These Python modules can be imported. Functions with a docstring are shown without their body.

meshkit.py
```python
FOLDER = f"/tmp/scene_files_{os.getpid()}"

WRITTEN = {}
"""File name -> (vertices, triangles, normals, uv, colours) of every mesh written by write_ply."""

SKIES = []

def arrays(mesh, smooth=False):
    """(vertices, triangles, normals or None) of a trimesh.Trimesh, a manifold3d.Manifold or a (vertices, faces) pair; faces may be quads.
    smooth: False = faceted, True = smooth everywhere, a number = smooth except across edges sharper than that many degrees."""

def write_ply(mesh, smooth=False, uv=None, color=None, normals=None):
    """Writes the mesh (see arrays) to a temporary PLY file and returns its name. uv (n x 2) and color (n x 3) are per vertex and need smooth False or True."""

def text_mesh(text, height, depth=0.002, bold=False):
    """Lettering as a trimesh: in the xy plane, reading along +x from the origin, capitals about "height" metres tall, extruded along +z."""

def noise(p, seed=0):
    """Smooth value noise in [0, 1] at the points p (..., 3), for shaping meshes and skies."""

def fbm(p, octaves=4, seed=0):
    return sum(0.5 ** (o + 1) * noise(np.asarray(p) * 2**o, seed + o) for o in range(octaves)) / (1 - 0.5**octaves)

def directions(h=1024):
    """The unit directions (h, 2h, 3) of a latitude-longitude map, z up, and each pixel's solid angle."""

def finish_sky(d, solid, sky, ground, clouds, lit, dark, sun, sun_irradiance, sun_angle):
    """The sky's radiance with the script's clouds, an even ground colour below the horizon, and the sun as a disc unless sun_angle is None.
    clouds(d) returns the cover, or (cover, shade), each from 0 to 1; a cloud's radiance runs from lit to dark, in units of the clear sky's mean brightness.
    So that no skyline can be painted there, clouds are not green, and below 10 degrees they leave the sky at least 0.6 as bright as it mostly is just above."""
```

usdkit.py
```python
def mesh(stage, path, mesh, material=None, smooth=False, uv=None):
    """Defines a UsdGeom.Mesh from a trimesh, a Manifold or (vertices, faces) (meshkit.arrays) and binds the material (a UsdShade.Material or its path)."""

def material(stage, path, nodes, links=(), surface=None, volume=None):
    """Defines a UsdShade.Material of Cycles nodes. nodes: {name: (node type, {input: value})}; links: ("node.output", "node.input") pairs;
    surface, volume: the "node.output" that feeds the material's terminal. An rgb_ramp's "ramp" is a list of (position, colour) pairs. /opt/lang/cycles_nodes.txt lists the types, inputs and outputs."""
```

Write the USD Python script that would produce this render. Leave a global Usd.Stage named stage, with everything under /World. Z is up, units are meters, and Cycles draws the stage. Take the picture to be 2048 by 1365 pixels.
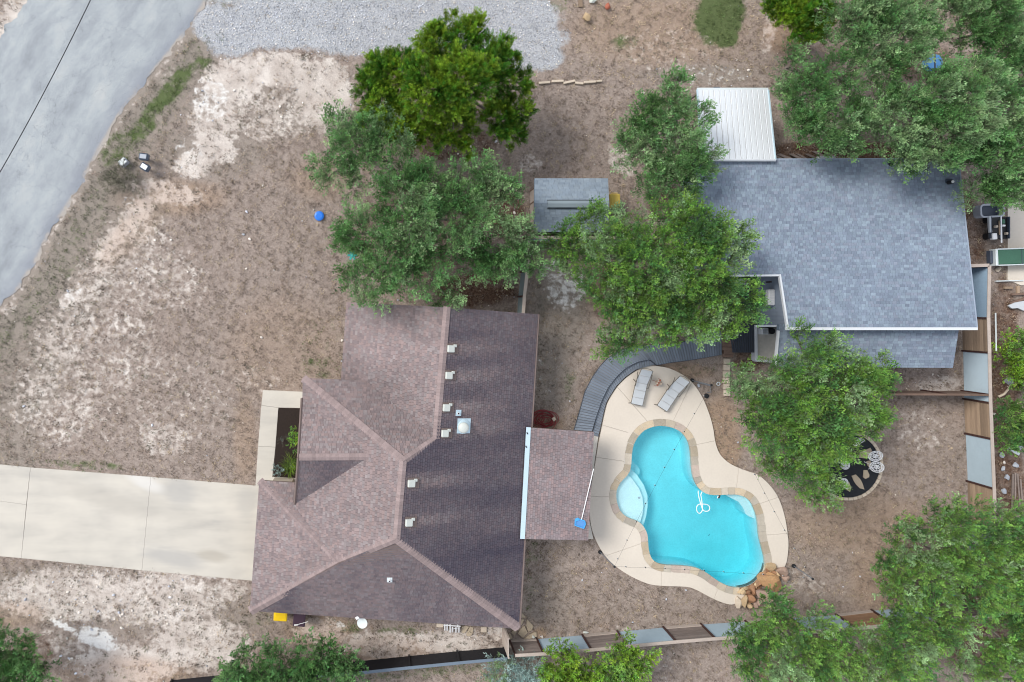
import math, random
import numpy as np, trimesh, usdkit, meshkit
from pxr import Usd, UsdGeom, UsdLux, UsdShade, Gf, Sdf, Vt
from shapely.geometry import Polygon, LineString, Point, box as sbox, MultiPolygon
from shapely.ops import unary_union
from shapely import affinity
from scipy.spatial.transform import Rotation

# ------------------------------------------------------------------ camera, sky, sun, exposure
stage = Usd.Stage.CreateInMemory()
UsdGeom.SetStageUpAxis(stage, 'Z'); UsdGeom.SetStageMetersPerUnit(stage, 1.0)
UsdGeom.Xform.Define(stage, '/World')
H, F, CX, CY, AP = 40.0, 1440.0, 765.0, 620.0, 20.955      # flying height, focal length and foot point of the survey drone
cam = UsdGeom.Camera.Define(stage, '/World/camera')
cam.CreateHorizontalApertureAttr(AP); cam.CreateVerticalApertureAttr(AP*682/1024); cam.CreateFocalLengthAttr(AP*F/2048)
cam.CreateHorizontalApertureOffsetAttr(AP*(1024-CX)/2048); cam.CreateVerticalApertureOffsetAttr(-AP*(682.5-CY)/2048)
cam.CreateClippingRangeAttr(Gf.Vec2f(.1, 3000)); cam.AddTranslateOp().Set((0, 0, H))
cam.CreateExposureAttr(1.10)
SUN = np.array([-.70, .38, .80]); SUN /= np.linalg.norm(SUN)
sky = UsdLux.DomeLight.Define(stage, '/World/sky')
_m = usdkit.material(stage, '/World/Looks/sky', {
    's': ('sky_texture', {'sky_type': 'single_scattering', 'sun_disc': False, 'sun_elevation': math.asin(SUN[2]), 'sun_rotation': math.atan2(SUN[0], SUN[1])}),
    'tc': ('texture_coordinate', {}), 'n': ('noise_texture', {'scale': 2.2, 'detail': 6, 'roughness': .6}),
    'r': ('map_range', {'from_min': .28, 'from_max': .62, 'to_min': .45, 'to_max': .9, 'clamp': True}),
    'x': ('mix', {'color2': (5.6, 5.75, 6.1)}), 'b': ('background_shader', {'strength': .082})},
    [('tc.generated', 'n.vector'), ('n.fac', 'r.value'), ('r.result', 'x.fac'), ('s.color', 'x.color1'), ('x.color', 'b.color')], surface='b.background')
UsdShade.MaterialBindingAPI.Apply(sky.GetPrim()).Bind(_m)
sky.GetPrim().SetCustomDataByKey('kind', 'structure')
sun = UsdLux.DistantLight.Define(stage, '/World/sun')
sun.CreateIntensityAttr(.40); sun.CreateAngleAttr(22.0); sun.CreateNormalizeAttr(True); sun.CreateColorAttr(Gf.Vec3f(1, .95, .88))
_r = Rotation.align_vectors([SUN], [[0, 0, 1]])[0].as_quat()
sun.AddOrientOp().Set(Gf.Quatf(float(_r[3]), float(_r[0]), float(_r[1]), float(_r[2])))

rng = np.random.default_rng(7); R = random.Random(11)

# ------------------------------------------------------------------ helpers
def P(px, py, z=0.):
    d = H - z
    return np.array([(px-CX)*d/F, -(py-CY)*d/F, z])
def XY(pts, z=0.): return [tuple(P(x, y, z)[:2]) for x, y in pts]
def PX(x, y): return x*F/H+CX, -y*F/H+CY          # ground point to the map grid of the survey

COUNT, LOC = {}, {}
def _path(name, parent):
    base = parent or '/World'
    k = (base, name); n = COUNT.get(k, 0); COUNT[k] = n+1
    return f'{base}/{name}' if n == 0 else f'{base}/{name}_{n:03d}'
def tag(path, label=None, cat=None, group=None, kind=None):
    p = stage.GetPrimAtPath(path)
    for k, v in (('label', label), ('category', cat), ('group', group), ('kind', kind)):
        if v: p.SetCustomDataByKey(k, v)
    return path
def thing(name, label, cat, loc=(0, 0, 0), group=None):
    path = _path(name, None); x = UsdGeom.Xform.Define(stage, path); x.AddTranslateOp().Set(tuple(map(float, loc)))
    LOC[path] = np.array(loc, float)
    return tag(path, label, cat, group)
def tm(m):
    if hasattr(m, 'to_mesh'):
        q = m.to_mesh(); return trimesh.Trimesh(q.vert_properties[:, :3], q.tri_verts, process=False)
    if isinstance(m, (list,)): return trimesh.util.concatenate([tm(x) for x in m])
    if isinstance(m, tuple): return trimesh.Trimesh(*m, process=False)
    return m
def obj(name, mesh, material, parent=None, label=None, cat=None, group=None, kind=None, smooth=False, tint=None):
    """One mesh prim, given in world coordinates."""
    m = tm(mesh).copy(); path = _path(name, parent)
    loc = LOC[parent] if parent else (np.array([*(m.bounds.mean(0)[:2]), m.bounds[0, 2]]) if kind != 'structure' else np.zeros(3))
    LOC[path] = loc; m.apply_translation(-loc)
    g = usdkit.mesh(stage, path, m, MAT[material] if isinstance(material, str) else material, smooth=smooth)
    if not parent: g.AddTranslateOp().Set(tuple(map(float, loc)))
    if tint is not None:
        t = np.atleast_2d(np.asarray(tint, np.float32))
        UsdGeom.PrimvarsAPI(g).CreatePrimvar('tint', Sdf.ValueTypeNames.Float3Array, 'constant' if len(t) == 1 else 'vertex').Set(Vt.Vec3fArray.FromNumpy(t))
    return tag(path, label, cat, group, kind)
def dup(root, loc, rotz, label, group=None):
    path = _path(root.split('/')[-1], None); x = UsdGeom.Xform.Define(stage, path)
    x.GetPrim().GetReferences().AddInternalReference(root); x.GetPrim().SetInstanceable(True)
    x.ClearXformOpOrder(); x.AddTranslateOp().Set(tuple(map(float, loc))); x.AddRotateZOp().Set(float(rotz))
    return tag(path, label, group=group)

def box(c, s, rz=0., ry=0., rx=0.):
    b = trimesh.creation.box(s); M = trimesh.transformations.euler_matrix(rx, ry, rz, 'sxyz'); M[:3, 3] = c; b.apply_transform(M); return b
def rbox(c, s, r=.02, rz=0., ry=0., rx=0.):
    """box with chamfered edges"""
    s = np.array(s, float); r = min(r, s.min()*.45); v = []
    for k in range(3):
        e = s/2-r; e[k] = s[k]/2
        v += [[a*e[0], b*e[1], c_*e[2]] for a in (-1, 1) for b in (-1, 1) for c_ in (-1, 1)]
    b = trimesh.convex.convex_hull(np.array(v)); M = trimesh.transformations.euler_matrix(rx, ry, rz, 'sxyz'); M[:3, 3] = c; b.apply_transform(M); return b
def cyl(p0, p1, r, n=10, r1=None):
    return tube([p0, p1], [r, r if r1 is None else r1], n)
def tube(pts, rad, n=6):
    p = np.asarray(pts, float); m = len(p); rad = np.broadcast_to(np.asarray(rad, float), (m,))
    t = np.gradient(p, axis=0) if m > 2 else np.repeat([p[1]-p[0]], 2, 0)
    t /= np.linalg.norm(t, axis=1, keepdims=True)+1e-12
    ref = np.array([0, 0, 1.]) if abs(t[:, 2]).mean() < .9 else np.array([1., 0, 0])
    u = np.cross(t, ref); u /= np.linalg.norm(u, axis=1, keepdims=True)+1e-12; w = np.cross(t, u)
    a = np.arange(n)*2*math.pi/n
    v = (p[:, None]+rad[:, None, None]*(np.cos(a)[None, :, None]*u[:, None]+np.sin(a)[None, :, None]*w[:, None])).reshape(-1, 3)
    f = []
    for i in range(m-1):
        for j in range(n):
            k = (j+1) % n; f += [[i*n+j, i*n+k, i*n+n+k], [i*n+j, i*n+n+k, i*n+n+j]]
    v = np.vstack([v, p[0], p[-1]])
    for j in range(n):
        k = (j+1) % n; f += [[m*n, j, k][::-1], [m*n+1, (m-1)*n+j, (m-1)*n+k]]
    return trimesh.Trimesh(v, f, process=False)
def extr(poly, z0, z1):
    out = []
    for g in (poly.geoms if hasattr(poly, 'geoms') else [poly]):
        if g.geom_type == 'Polygon' and g.area > 1e-5:
            m = trimesh.creation.extrude_polygon(g, z1-z0); m.apply_translation([0, 0, z0]); out.append(m)
    return trimesh.util.concatenate(out)
def smoothpoly(pts, it=2):
    p = np.array(pts, float)
    for _ in range(it):
        q = np.roll(p, -1, 0); p = np.stack([.75*p+.25*q, .25*p+.75*q], 1).reshape(-1, 2)
    return Polygon(p)
def rock(c, s, seed, rz=0., sub=3, amp=.22, cuts=11):
    """split field stone: a ball cut by planes, roughened"""
    m = trimesh.creation.icosphere(sub, 1.0); q = np.random.default_rng(seed); v = np.array(m.vertices)
    for _ in range(cuts):
        n = q.normal(size=3); n /= np.linalg.norm(n); v = v-np.clip(v@n-q.uniform(.48, .82), 0, None)[:, None]*n
    v *= 1+amp*(meshkit.fbm(v*2.6+seed*3.7, 3)[:, None]-.5); v /= np.abs(v).max(0); v *= np.array(s)/2
    m.vertices = v; m.apply_transform(trimesh.transformations.rotation_matrix(rz, [0, 0, 1])); m.apply_translation(c); return m

# ------------------------------------------------------------------ materials
MAT = {}
def mat(name, color, rough=.7, var=.18, scale=5., metal=0., bump=0., bscale=60., rand=.0, tint=False, spec=.4, stretch=None, dark=None):
    """Plain surface: base colour, large and fine mottling by position, optional variation per object and relief."""
    c = np.array(color, float)
    N = {'g': ('geometry', {}), 'n': ('noise_texture', {'scale': scale, 'detail': 5, 'roughness': .65}), 'f': ('noise_texture', {'scale': scale*11, 'detail': 2}),
         'a': ('math', {'math_type': 'add'}), 'r': ('map_range', {'from_min': .6, 'from_max': 1.4, 'to_min': 1-var, 'to_max': 1+var}),
         'v': ('hsv', {'hue': .5, 'saturation': 1, 'color': tuple(c)}),
         'p': ('principled_bsdf', {'roughness': rough, 'metallic': metal, 'specular_ior_level': spec})}
    L = [('g.position', 'n.vector'), ('g.position', 'f.vector'), ('n.fac', 'a.value1'), ('f.fac', 'a.value2'), ('a.value', 'r.value')]
    if stretch is not None:
        N['mp'] = ('mapping', {'scale': stretch[0], 'rotation': stretch[1]})
        L = [('g.position', 'mp.vector'), ('mp.vector', 'n.vector'), ('mp.vector', 'f.vector')]+L[2:]
    last = 'r.result'
    if rand:
        N['o'] = ('object_info', {}); N['o2'] = ('map_range', {'to_min': 1-rand, 'to_max': 1+rand}); N['m'] = ('math', {'math_type': 'multiply'})
        L += [('o.random', 'o2.value'), ('o2.result', 'm.value1'), (last, 'm.value2')]; last = 'm.value'
    L.append((last, 'v.value'))
    if tint: N['t'] = ('attribute', {'attribute': 'tint'}); L.append(('t.color', 'v.color'))
    L.append(('v.color', 'p.base_color'))
    if bump:
        N['bn'] = ('noise_texture', {'scale': bscale, 'detail': 4}); N['b'] = ('bump', {'strength': bump, 'distance': .02})
        L += [('g.position', 'bn.vector'), ('bn.fac', 'b.height'), ('b.normal', 'p.normal')]
    MAT[name] = usdkit.material(stage, f'/World/Looks/{name}', N, L, surface='p.BSDF')
mat('shingle', (.2, .17, .17), .9, .13, 1.3, tint=True, bump=.25, bscale=160, spec=.25)
mat('brown_trim', (.16, .12, .11), .7)
mat('stucco', (.46, .40, .33), .85, .1, 2, bump=.2)
mat('grey_siding', (.27, .32, .40), .7, .08, 2)
mat('white_trim', (.58, .61, .65), .45, .05, 2)
mat('concrete', (.56, .53, .48), .85, .13, .7, bump=.12, bscale=90, tint=False)
mat('deck_concrete', (.62, .562, .49), .85, .05, .9, bump=.12, bscale=120)
mat('coping', (.40, .35, .27), .8, .2, 3, rand=.22, bump=.4, bscale=30, tint=True)
mat('flagstone', (.42, .35, .26), .85, .14, 3, rand=.12, bump=.3, bscale=25)
mat('limestone', (.55, .47, .38), .85, .16, 4, rand=.12, bump=.35, bscale=25)
mat('orange_rock', (.36, .21, .105), .85, .35, 2.2, rand=.1, bump=.5, bscale=18)
mat('rust_rock', (.28, .15, .085), .85, .35, 3, rand=.2, bump=.5, bscale=18)
mat('pink_rock', (.36, .255, .205), .85, .22, 2.5, rand=.14, bump=.5, bscale=18)
mat('tan_rock', (.45, .33, .2), .85, .28, 2.5, rand=.16, bump=.5, bscale=18)
mat('deck_board', (.165, .195, .24), .75, .14, 2, rand=.12)
mat('dark_board', (.040, .048, .065), .75, .14, 2, rand=.1)
mat('grey_wood', (.20, .165, .15), .85, .38, 3, rand=.22, stretch=((.5, 5, 8), (0, 0, -.06)), spec=.2)
mat('tan_wood', (.30, .222, .16), .85, .25, 3, rand=.28, stretch=((5, .4, 8), (0, 0, 0)), spec=.2)
mat('red_wood', (.285, .175, .11), .85, .35, 3, rand=.3, stretch=((.5, 5, 8), (0, 0, -.06)), spec=.2)
mat('rail_wood', (.42, .36, .32), .85, .18, 3, rand=.1, spec=.2)
mat('old_wood', (.17, .115, .09), .85, .3, 4, rand=.2, spec=.2)
mat('galvanised', (.30, .375, .43), .55, .08, 1.5, metal=.3)
mat('galvanised_dark', (.17, .25, .335), .55, .12, 1.5, metal=.3)
mat('green_metal', (.16, .20, .21), .6, .1, 1.5)
mat('post_brown', (.055, .025, .022), .6)
mat('black_screen', (.012, .012, .016), .8, .1)
mat('screen_rail', (.13, .17, .22), .6, .1)
mat('bright_metal', (.70, .735, .77), .38, .05, 1.2, metal=.25)
mat('pale_metal', (.62, .68, .70), .4, .05, 3, metal=.1)
mat('vent_white', (.50, .53, .50), .5, .05)
mat('flash_blue', (.50, .64, .72), .35, .06, 1.5, metal=.2)
mat('yellow_plastic', (.78, .52, .01), .45, .05)
mat('gold_plastic', (.72, .53, .12), .5, .08)
mat('plum_plastic', (.055, .03, .05), .5, .1)
mat('black_plastic', (.015, .016, .019), .5, .05)
mat('white_plastic', (.80, .81, .83), .4, .04)
mat('grey_plastic', (.34, .37, .42), .5, .1)
mat('dark_plastic', (.055, .07, .10), .45, .1)
mat('blue_plastic', (.02, .17, .66), .4, .08)
mat('sky_plastic', (.09, .26, .55), .45, .1)
mat('net_blue', (.06, .34, .72), .6, .1)
mat('teal_plastic', (.05, .38, .36), .5, .1)
mat('green_tarp', (.045, .13, .085), .6, .14, 2)
mat('shed_vent', (.205, .25, .285), .8, .08, 3)
mat('dish', (.62, .68, .69), .45, .03)
mat('sling', (.48, .51, .54), .8, .06, 3)
mat('bronze', (.16, .145, .125), .45, .1, metal=.4)
mat('terracotta', (.33, .10, .06), .7, .2)
mat('hose_red', (.24, .03, .035), .5, .2)
mat('cable_black', (.02, .02, .025), .6)
mat('steel_grey', (.26, .29, .33), .45, .1, metal=.5)
mat('mulch', (.022, .014, .011), .95, .5, 14, bump=1., bscale=45)
mat('black_mulch', (.021, .024, .030), .95, .4, 14, bump=1., bscale=45)
mat('bark', (.20, .175, .155), .9, .3, 6, bump=.6, bscale=30)
mat('plaster', (.78, .87, .89), .6, .10, 1.2)
mat('brick_old', (.30, .22, .17), .85, .2, 5, rand=.15)

def leafmat(name, c, var=.35, trans=.3, rough=.5, hue=.02, tip=False, clump=(.62, 1.42)):
    """Foliage: tone varies per spray, per leaf mass and, where tip is set, towards the young shoots."""
    c = np.array(c)
    N = {'o': ('object_info', {}), 'g': ('geometry', {}), 'n': ('noise_texture', {'scale': 1.5, 'detail': 3}), 'i': ('map_range', {'to_min': 1-var, 'to_max': 1+var}),
         'nn': ('map_range', {'from_min': .32, 'from_max': .68, 'to_min': clump[0], 'to_max': clump[1]}), 'mu': ('math', {'math_type': 'multiply'}),
         'w': ('white_noise_texture', {'dimensions': '1D'}), 'hh': ('map_range', {'to_min': .5-hue, 'to_max': .5+hue}),
         'h': ('hsv', {'saturation': 1.0, 'color': tuple(c)}), 'p': ('principled_bsdf', {'roughness': rough, 'specular_ior_level': .35}),
         't': ('translucent_bsdf', {}), 'm': ('mix_closure', {'fac': trans})}
    L = [('o.random', 'i.value'), ('g.position', 'n.vector'), ('n.fac', 'nn.value'), ('i.result', 'mu.value1'), ('nn.result', 'mu.value2'), ('mu.value', 'h.value'),
         ('o.random', 'w.w'), ('w.value', 'hh.value'), ('hh.result', 'h.hue'), ('p.BSDF', 'm.closure1'), ('t.BSDF', 'm.closure2')]
    out = 'h.color'
    if tip:
        N['at'] = ('attribute', {'attribute': 'tint'}); N['tm'] = ('mix', {'mix_type': 'multiply', 'fac': 1.0}); L += [('h.color', 'tm.color1'), ('at.color', 'tm.color2')]; out = 'tm.color'
    MAT[name] = usdkit.material(stage, f'/World/Looks/{name}', N, L+[(out, 'p.base_color'), (out, 't.color')], surface='m.closure')
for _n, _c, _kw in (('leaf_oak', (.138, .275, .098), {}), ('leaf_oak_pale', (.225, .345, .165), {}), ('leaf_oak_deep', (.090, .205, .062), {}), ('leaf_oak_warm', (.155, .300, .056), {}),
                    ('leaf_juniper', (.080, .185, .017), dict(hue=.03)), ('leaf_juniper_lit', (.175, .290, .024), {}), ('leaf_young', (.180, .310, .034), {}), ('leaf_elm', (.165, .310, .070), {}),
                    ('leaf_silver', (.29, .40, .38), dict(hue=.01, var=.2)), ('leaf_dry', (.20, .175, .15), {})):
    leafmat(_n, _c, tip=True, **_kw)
mat('twig', (.12, .125, .085), .9)
leafmat('grass_dry', (.315, .255, .212), .34, .2, .8, .012)
leafmat('grass_straw', (.44, .36, .25), .35, .2, .8, .012)
leafmat('grass_green', (.13, .18, .065), .4, .25, .7)
leafmat('grass_grey', (.205, .195, .148), .35, .2, .8)
leafmat('stone_pale', (.60, .56, .51), .3, 0., .9, .01)
leafmat('stone_gravel', (.46, .48, .53), .34, 0., .9, .01)

# ------------------------------------------------------------------ outlines measured from the survey picture (its pixel grid)
POOL_PX = [(1320.9,850),(1343,853),(1362.8,863),(1375.7,879),(1381.5,900),(1383,935),(1387,958),(1396.6,975.7),(1411,987),(1430.5,989),(1453,987.6),(1472,987),(1488.5,992),(1501,1001.5),(1511,1022),(1516,1045),(1517.5,1071),(1524,1096.6),(1530,1119),(1529,1142),(1514,1161),(1498,1172),(1475.6,1176.5),(1456,1174),(1433.7,1162.7),(1408,1143),(1388.6,1135),(1362.8,1132),(1330.5,1131),(1311,1127),(1298,1114),(1293.5,1090),(1293.5,1071),(1287,1054.7),(1275.7,1043),(1256,1037),(1243.5,1029),(1234.5,1016),(1229,993),(1232,974),(1242,959.6),(1254.8,948),(1259.6,935),(1261,913),(1263,893.5),(1271,875.8),(1285,859.6),(1304.7,851.6)]
DECK_PX = [(1307,731),(1337,736),(1364,749),(1384,765),(1402,791),(1416,824),(1425,855),(1428,881),(1435,904),(1446,918),(1464,931),(1497,943.6),(1514,948),(1537,968),(1555,993),(1567.5,1029),(1574.6,1074),(1575,1100),(1569,1137),(1535,1160),(1500,1180),(1469,1209),(1450,1207),(1424,1196.5),(1388.6,1177),(1372,1172),(1311,1171),(1285,1164),(1247,1145),(1214.5,1119),(1195,1090),(1182,1058),(1178,1026),(1180.6,977),(1189,929),(1197,880.6),(1208,826),(1213.6,804),(1233,773),(1251,755),(1272.6,740),(1292,732.6)]
POOL = smoothpoly(XY(POOL_PX), 2); DECK = smoothpoly(XY(DECK_PX), 2)
ROAD_R = [(470,-80),(430,-20),(395,40),(355,95),(318,140),(290,170),(255,215),(225,265),(195,315),(170,360),(150,400),(122,440),(100,475),(85,510),(60,550),(35,590),(0,620),(-60,690),(-140,790)]
MULCH_PX = [(557,816),(607,817),(600,957),(547,954)]

# ------------------------------------------------------------------ ground: one sheet, cover fields on its vertices
def blobs(x, y, items):
    f = np.zeros_like(x)
    for px, py, rx, ry, rot, v in items:
        a = math.radians(rot); dx, dy = x-px, y-py
        u = (dx*math.cos(a)+dy*math.sin(a))/rx; w = (-dx*math.sin(a)+dy*math.cos(a))/ry
        t = np.clip((1.35-np.sqrt(u*u+w*w))/.75, 0, 1); f = np.maximum(f, v*t*t*(3-2*t))
    return f
BARE = [(460,165,70,50,0,.85),(560,140,95,38,5,.8),(650,190,60,75,0,.9),(430,240,60,60,0,.62),(540,230,110,60,0,.5),(385,330,40,30,0,.8),(430,290,50,35,30,.75),(340,150,25,30,40,.55),
        (330,385,90,26,8,.62),(270,430,55,28,-40,.72),(225,480,60,20,-45,.7),(170,560,120,45,-50,.5),(240,520,130,90,-45,.46),(130,660,90,80,-50,.5),(300,560,130,80,0,.40),(110,800,110,110,0,.44),
        (200,700,140,120,0,.42),(330,880,60,40,0,.5),(140,600,30,14,-40,.75),(75,480,22,18,-45,.85),(30,560,35,10,-45,.8),(20,620,20,14,0,.8),(300,800,200,120,0,.30),(45,60,80,70,-50,.7),
        (150,1190,190,60,0,.62),(330,1200,130,70,0,.60),(400,1290,110,60,0,.68),(250,1330,120,45,0,.7),(120,1290,60,35,0,.4),(460,1180,40,30,0,.5),(640,1262,60,30,0,.66),(760,1290,90,30,0,.66),(900,1285,90,25,0,.75),(990,1262,20,25,0,.6),
        (1270,1265,80,20,0,.35),(1240,320,40,25,50,.6),(1060,330,30,25,0,.45),(1300,1330,90,40,0,.3),(1880,770,50,20,-8,.6),(1600,1165,60,25,20,.4),(1840,860,60,50,0,.34),(1540,60,14,60,10,.55),(1330,100,120,50,0,.32),(1040,1000,1,1,0,0),(1830,640,1,1,0,0),(510,760,60,30,0,.33)]
WHITE = [(190,1275,45,22,15,.95),(125,1252,30,8,25,.95),(215,1290,25,14,10,.8),(1135,580,45,50,60,.66),(1105,540,25,35,60,.6),(1100,720,30,30,0,.35),(1085,760,40,40,0,.34),(420,200,45,50,0,.62),(255,400,20,14,0,.5),(145,590,25,12,-40,.6),(380,300,40,25,20,.5),(50,1185,60,20,0,.35),(1420,150,110,22,0,.45),(1000,1265,14,20,0,.4),(680,1250,14,10,0,.7),(410,1170,80,30,0,.4),(200,1190,60,30,0,.35)]
GREEN = [(345,175,60,20,-50,.75),(310,215,45,18,-50,.7),(285,255,40,22,-50,.66),(400,130,30,14,-20,.6),(1440,30,50,65,20,.95),(1450,75,30,22,10,.9),(1250,85,30,18,0,.5),(1110,10,30,25,0,.4),(650,690,60,80,0,.24),(640,735,50,25,0,.4),(230,300,45,40,-50,.5),(170,930,100,12,3,.42),(1070,1060,12,120,0,.35),(1060,1130,10,120,0,.3),(1140,770,12,40,0,.35),(840,1345,180,12,-4,.45),(900,1330,120,14,-5,.4),(520,1240,40,20,0,.3),(250,1350,60,14,0,.35),(700,1255,35,14,0,.5),(800,1265,60,14,0,.45),(1390,740,50,10,0,.25)]
LITTER = [(900,290,120,40,0,.7),(950,580,95,40,0,.85),(1010,430,50,55,0,.8),(1340,410,60,40,0,.7),(1600,300,60,18,0,.85),(1700,305,150,25,0,.9),(1900,420,60,60,0,.75),(1950,480,30,70,0,.7),(1830,120,90,50,0,.7),(1300,560,180,110,0,.6),(1500,720,40,30,0,.8),(1620,830,140,140,0,.6),(1950,1250,110,110,0,.75),(1850,1150,100,90,0,.55),(1600,1320,140,70,0,.7),(1260,1320,60,30,0,.55),(60,1310,60,60,0,.6),(560,1330,120,40,0,.5),(840,460,170,140,0,.6),(860,170,150,110,0,.6),(2010,760,40,240,0,.8),(1990,600,50,50,0,.5),(2010,960,50,80,0,.8),(1560,90,40,30,0,.5),(1640,60,100,80,0,.5),(1330,230,70,90,0,.4),(1680,730,120,60,0,.6),(1740,770,60,16,0,.6)]
WARM = [(1230,590,60,60,0,.6),(1440,850,40,60,0,.75),(1455,900,30,40,0,.8),(1570,70,50,40,0,.8),(1320,60,180,70,0,.5),(1720,1050,160,60,0,.5),(1760,1150,60,80,0,.55),(1690,1000,100,30,0,.45),(640,1262,70,35,0,.75),(760,1300,90,30,0,.55),(250,1345,130,30,0,.7),(30,1230,60,25,0,.6),(490,880,24,90,0,.45),(340,395,110,35,0,.6),(260,470,90,30,-45,.55),(640,360,60,40,0,.4),(560,700,110,110,0,.3),(1080,1270,14,14,0,.8),(1090,850,40,20,0,.7),(1370,740,60,16,10,.6)]
GREY = [(220,480,160,60,-45,.6),(150,600,150,60,-50,.6),(60,760,130,70,-55,.75),(250,350,40,45,-45,.9),(30,900,60,60,0,.6),(300,250,110,40,-50,.6),(1120,620,60,110,0,.75),(1110,760,45,60,0,.65),(1100,700,40,60,0,.6),(100,1190,200,60,0,.6),(500,220,160,60,0,.6),(420,300,120,60,0,.6),(350,1230,180,60,0,.5),(1090,1200,60,50,0,.3),(1400,150,120,20,0,.6)]
GRAVEL = [(480,60,75,50,-25,.95),(425,45,45,40,-40,.8),(560,45,120,55,0,1.),(700,40,150,70,0,1.),(850,40,150,60,0,1.),(1000,40,120,65,0,1.),(1050,80,75,60,0,1.),(1085,115,45,28,0,.9),(1130,75,16,20,0,.5),(600,-60,300,80,0,1.)]
def pathd(x, y, pts):
    d = np.full(x.shape, 1e9)
    for (ax, ay), (bx, by) in zip(pts[:-1], pts[1:]):
        vx, vy = bx-ax, by-ay; t = np.clip(((x-ax)*vx+(y-ay)*vy)/(vx*vx+vy*vy), 0, 1)
        d = np.minimum(d, np.hypot(x-ax-t*vx, y-ay-t*vy))
    return d
def fields(X, Y):
    x, y = PX(X, Y)
    verge = pathd(x, y, ROAD_R)
    bare = blobs(x, y, BARE); bare = np.maximum(bare*(1-.75*np.exp(-((verge-44)/36)**2)), .34*np.exp(-(verge/9)**2))
    grey = np.maximum(blobs(x, y, GREY), .95*np.exp(-((verge-30)/60)**2))
    return dict(bare=bare, white=blobs(x, y, WHITE), green=np.maximum(blobs(x, y, GREEN), .30*np.exp(-((verge-48)/44)**2)), litter=.9*blobs(x, y, LITTER), warm=blobs(x, y, WARM), grey=grey, gravel=blobs(x, y, GRAVEL), verge=np.exp(-((verge-48)/44)**2))
_f = lambda a, b, h: np.arange(a, b, h)
gx = np.r_[[-900, -300, -120, -60, -40, -32], _f(-26, 40.01, .16), [46, 55, 75, 130, 300, 900]]
gy = np.r_[[-900, -300, -120, -60, -40, -30], _f(-25, 22.01, .16), [28, 40, 60, 130, 300, 900]]
GX, GY = np.meshgrid(gx, gy); nx, ny = len(gx), len(gy)
V = np.stack([GX.ravel(), GY.ravel(), -.008-.05*meshkit.fbm(np.stack([GX.ravel()*.7, GY.ravel()*.7, 0*GX.ravel()], 1), 4)], 1)
ii = (np.arange(ny-1)[:, None]*nx+np.arange(nx-1)[None]).ravel()
Q = np.stack([ii, ii+1, ii+nx+1, ii+nx], 1)
import shapely
inner = shapely.contains_xy(POOL.buffer(.30), V[:, 0], V[:, 1])
Q = Q[~inner[Q].any(1)]
fl = fields(V[:, 0], V[:, 1])
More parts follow.
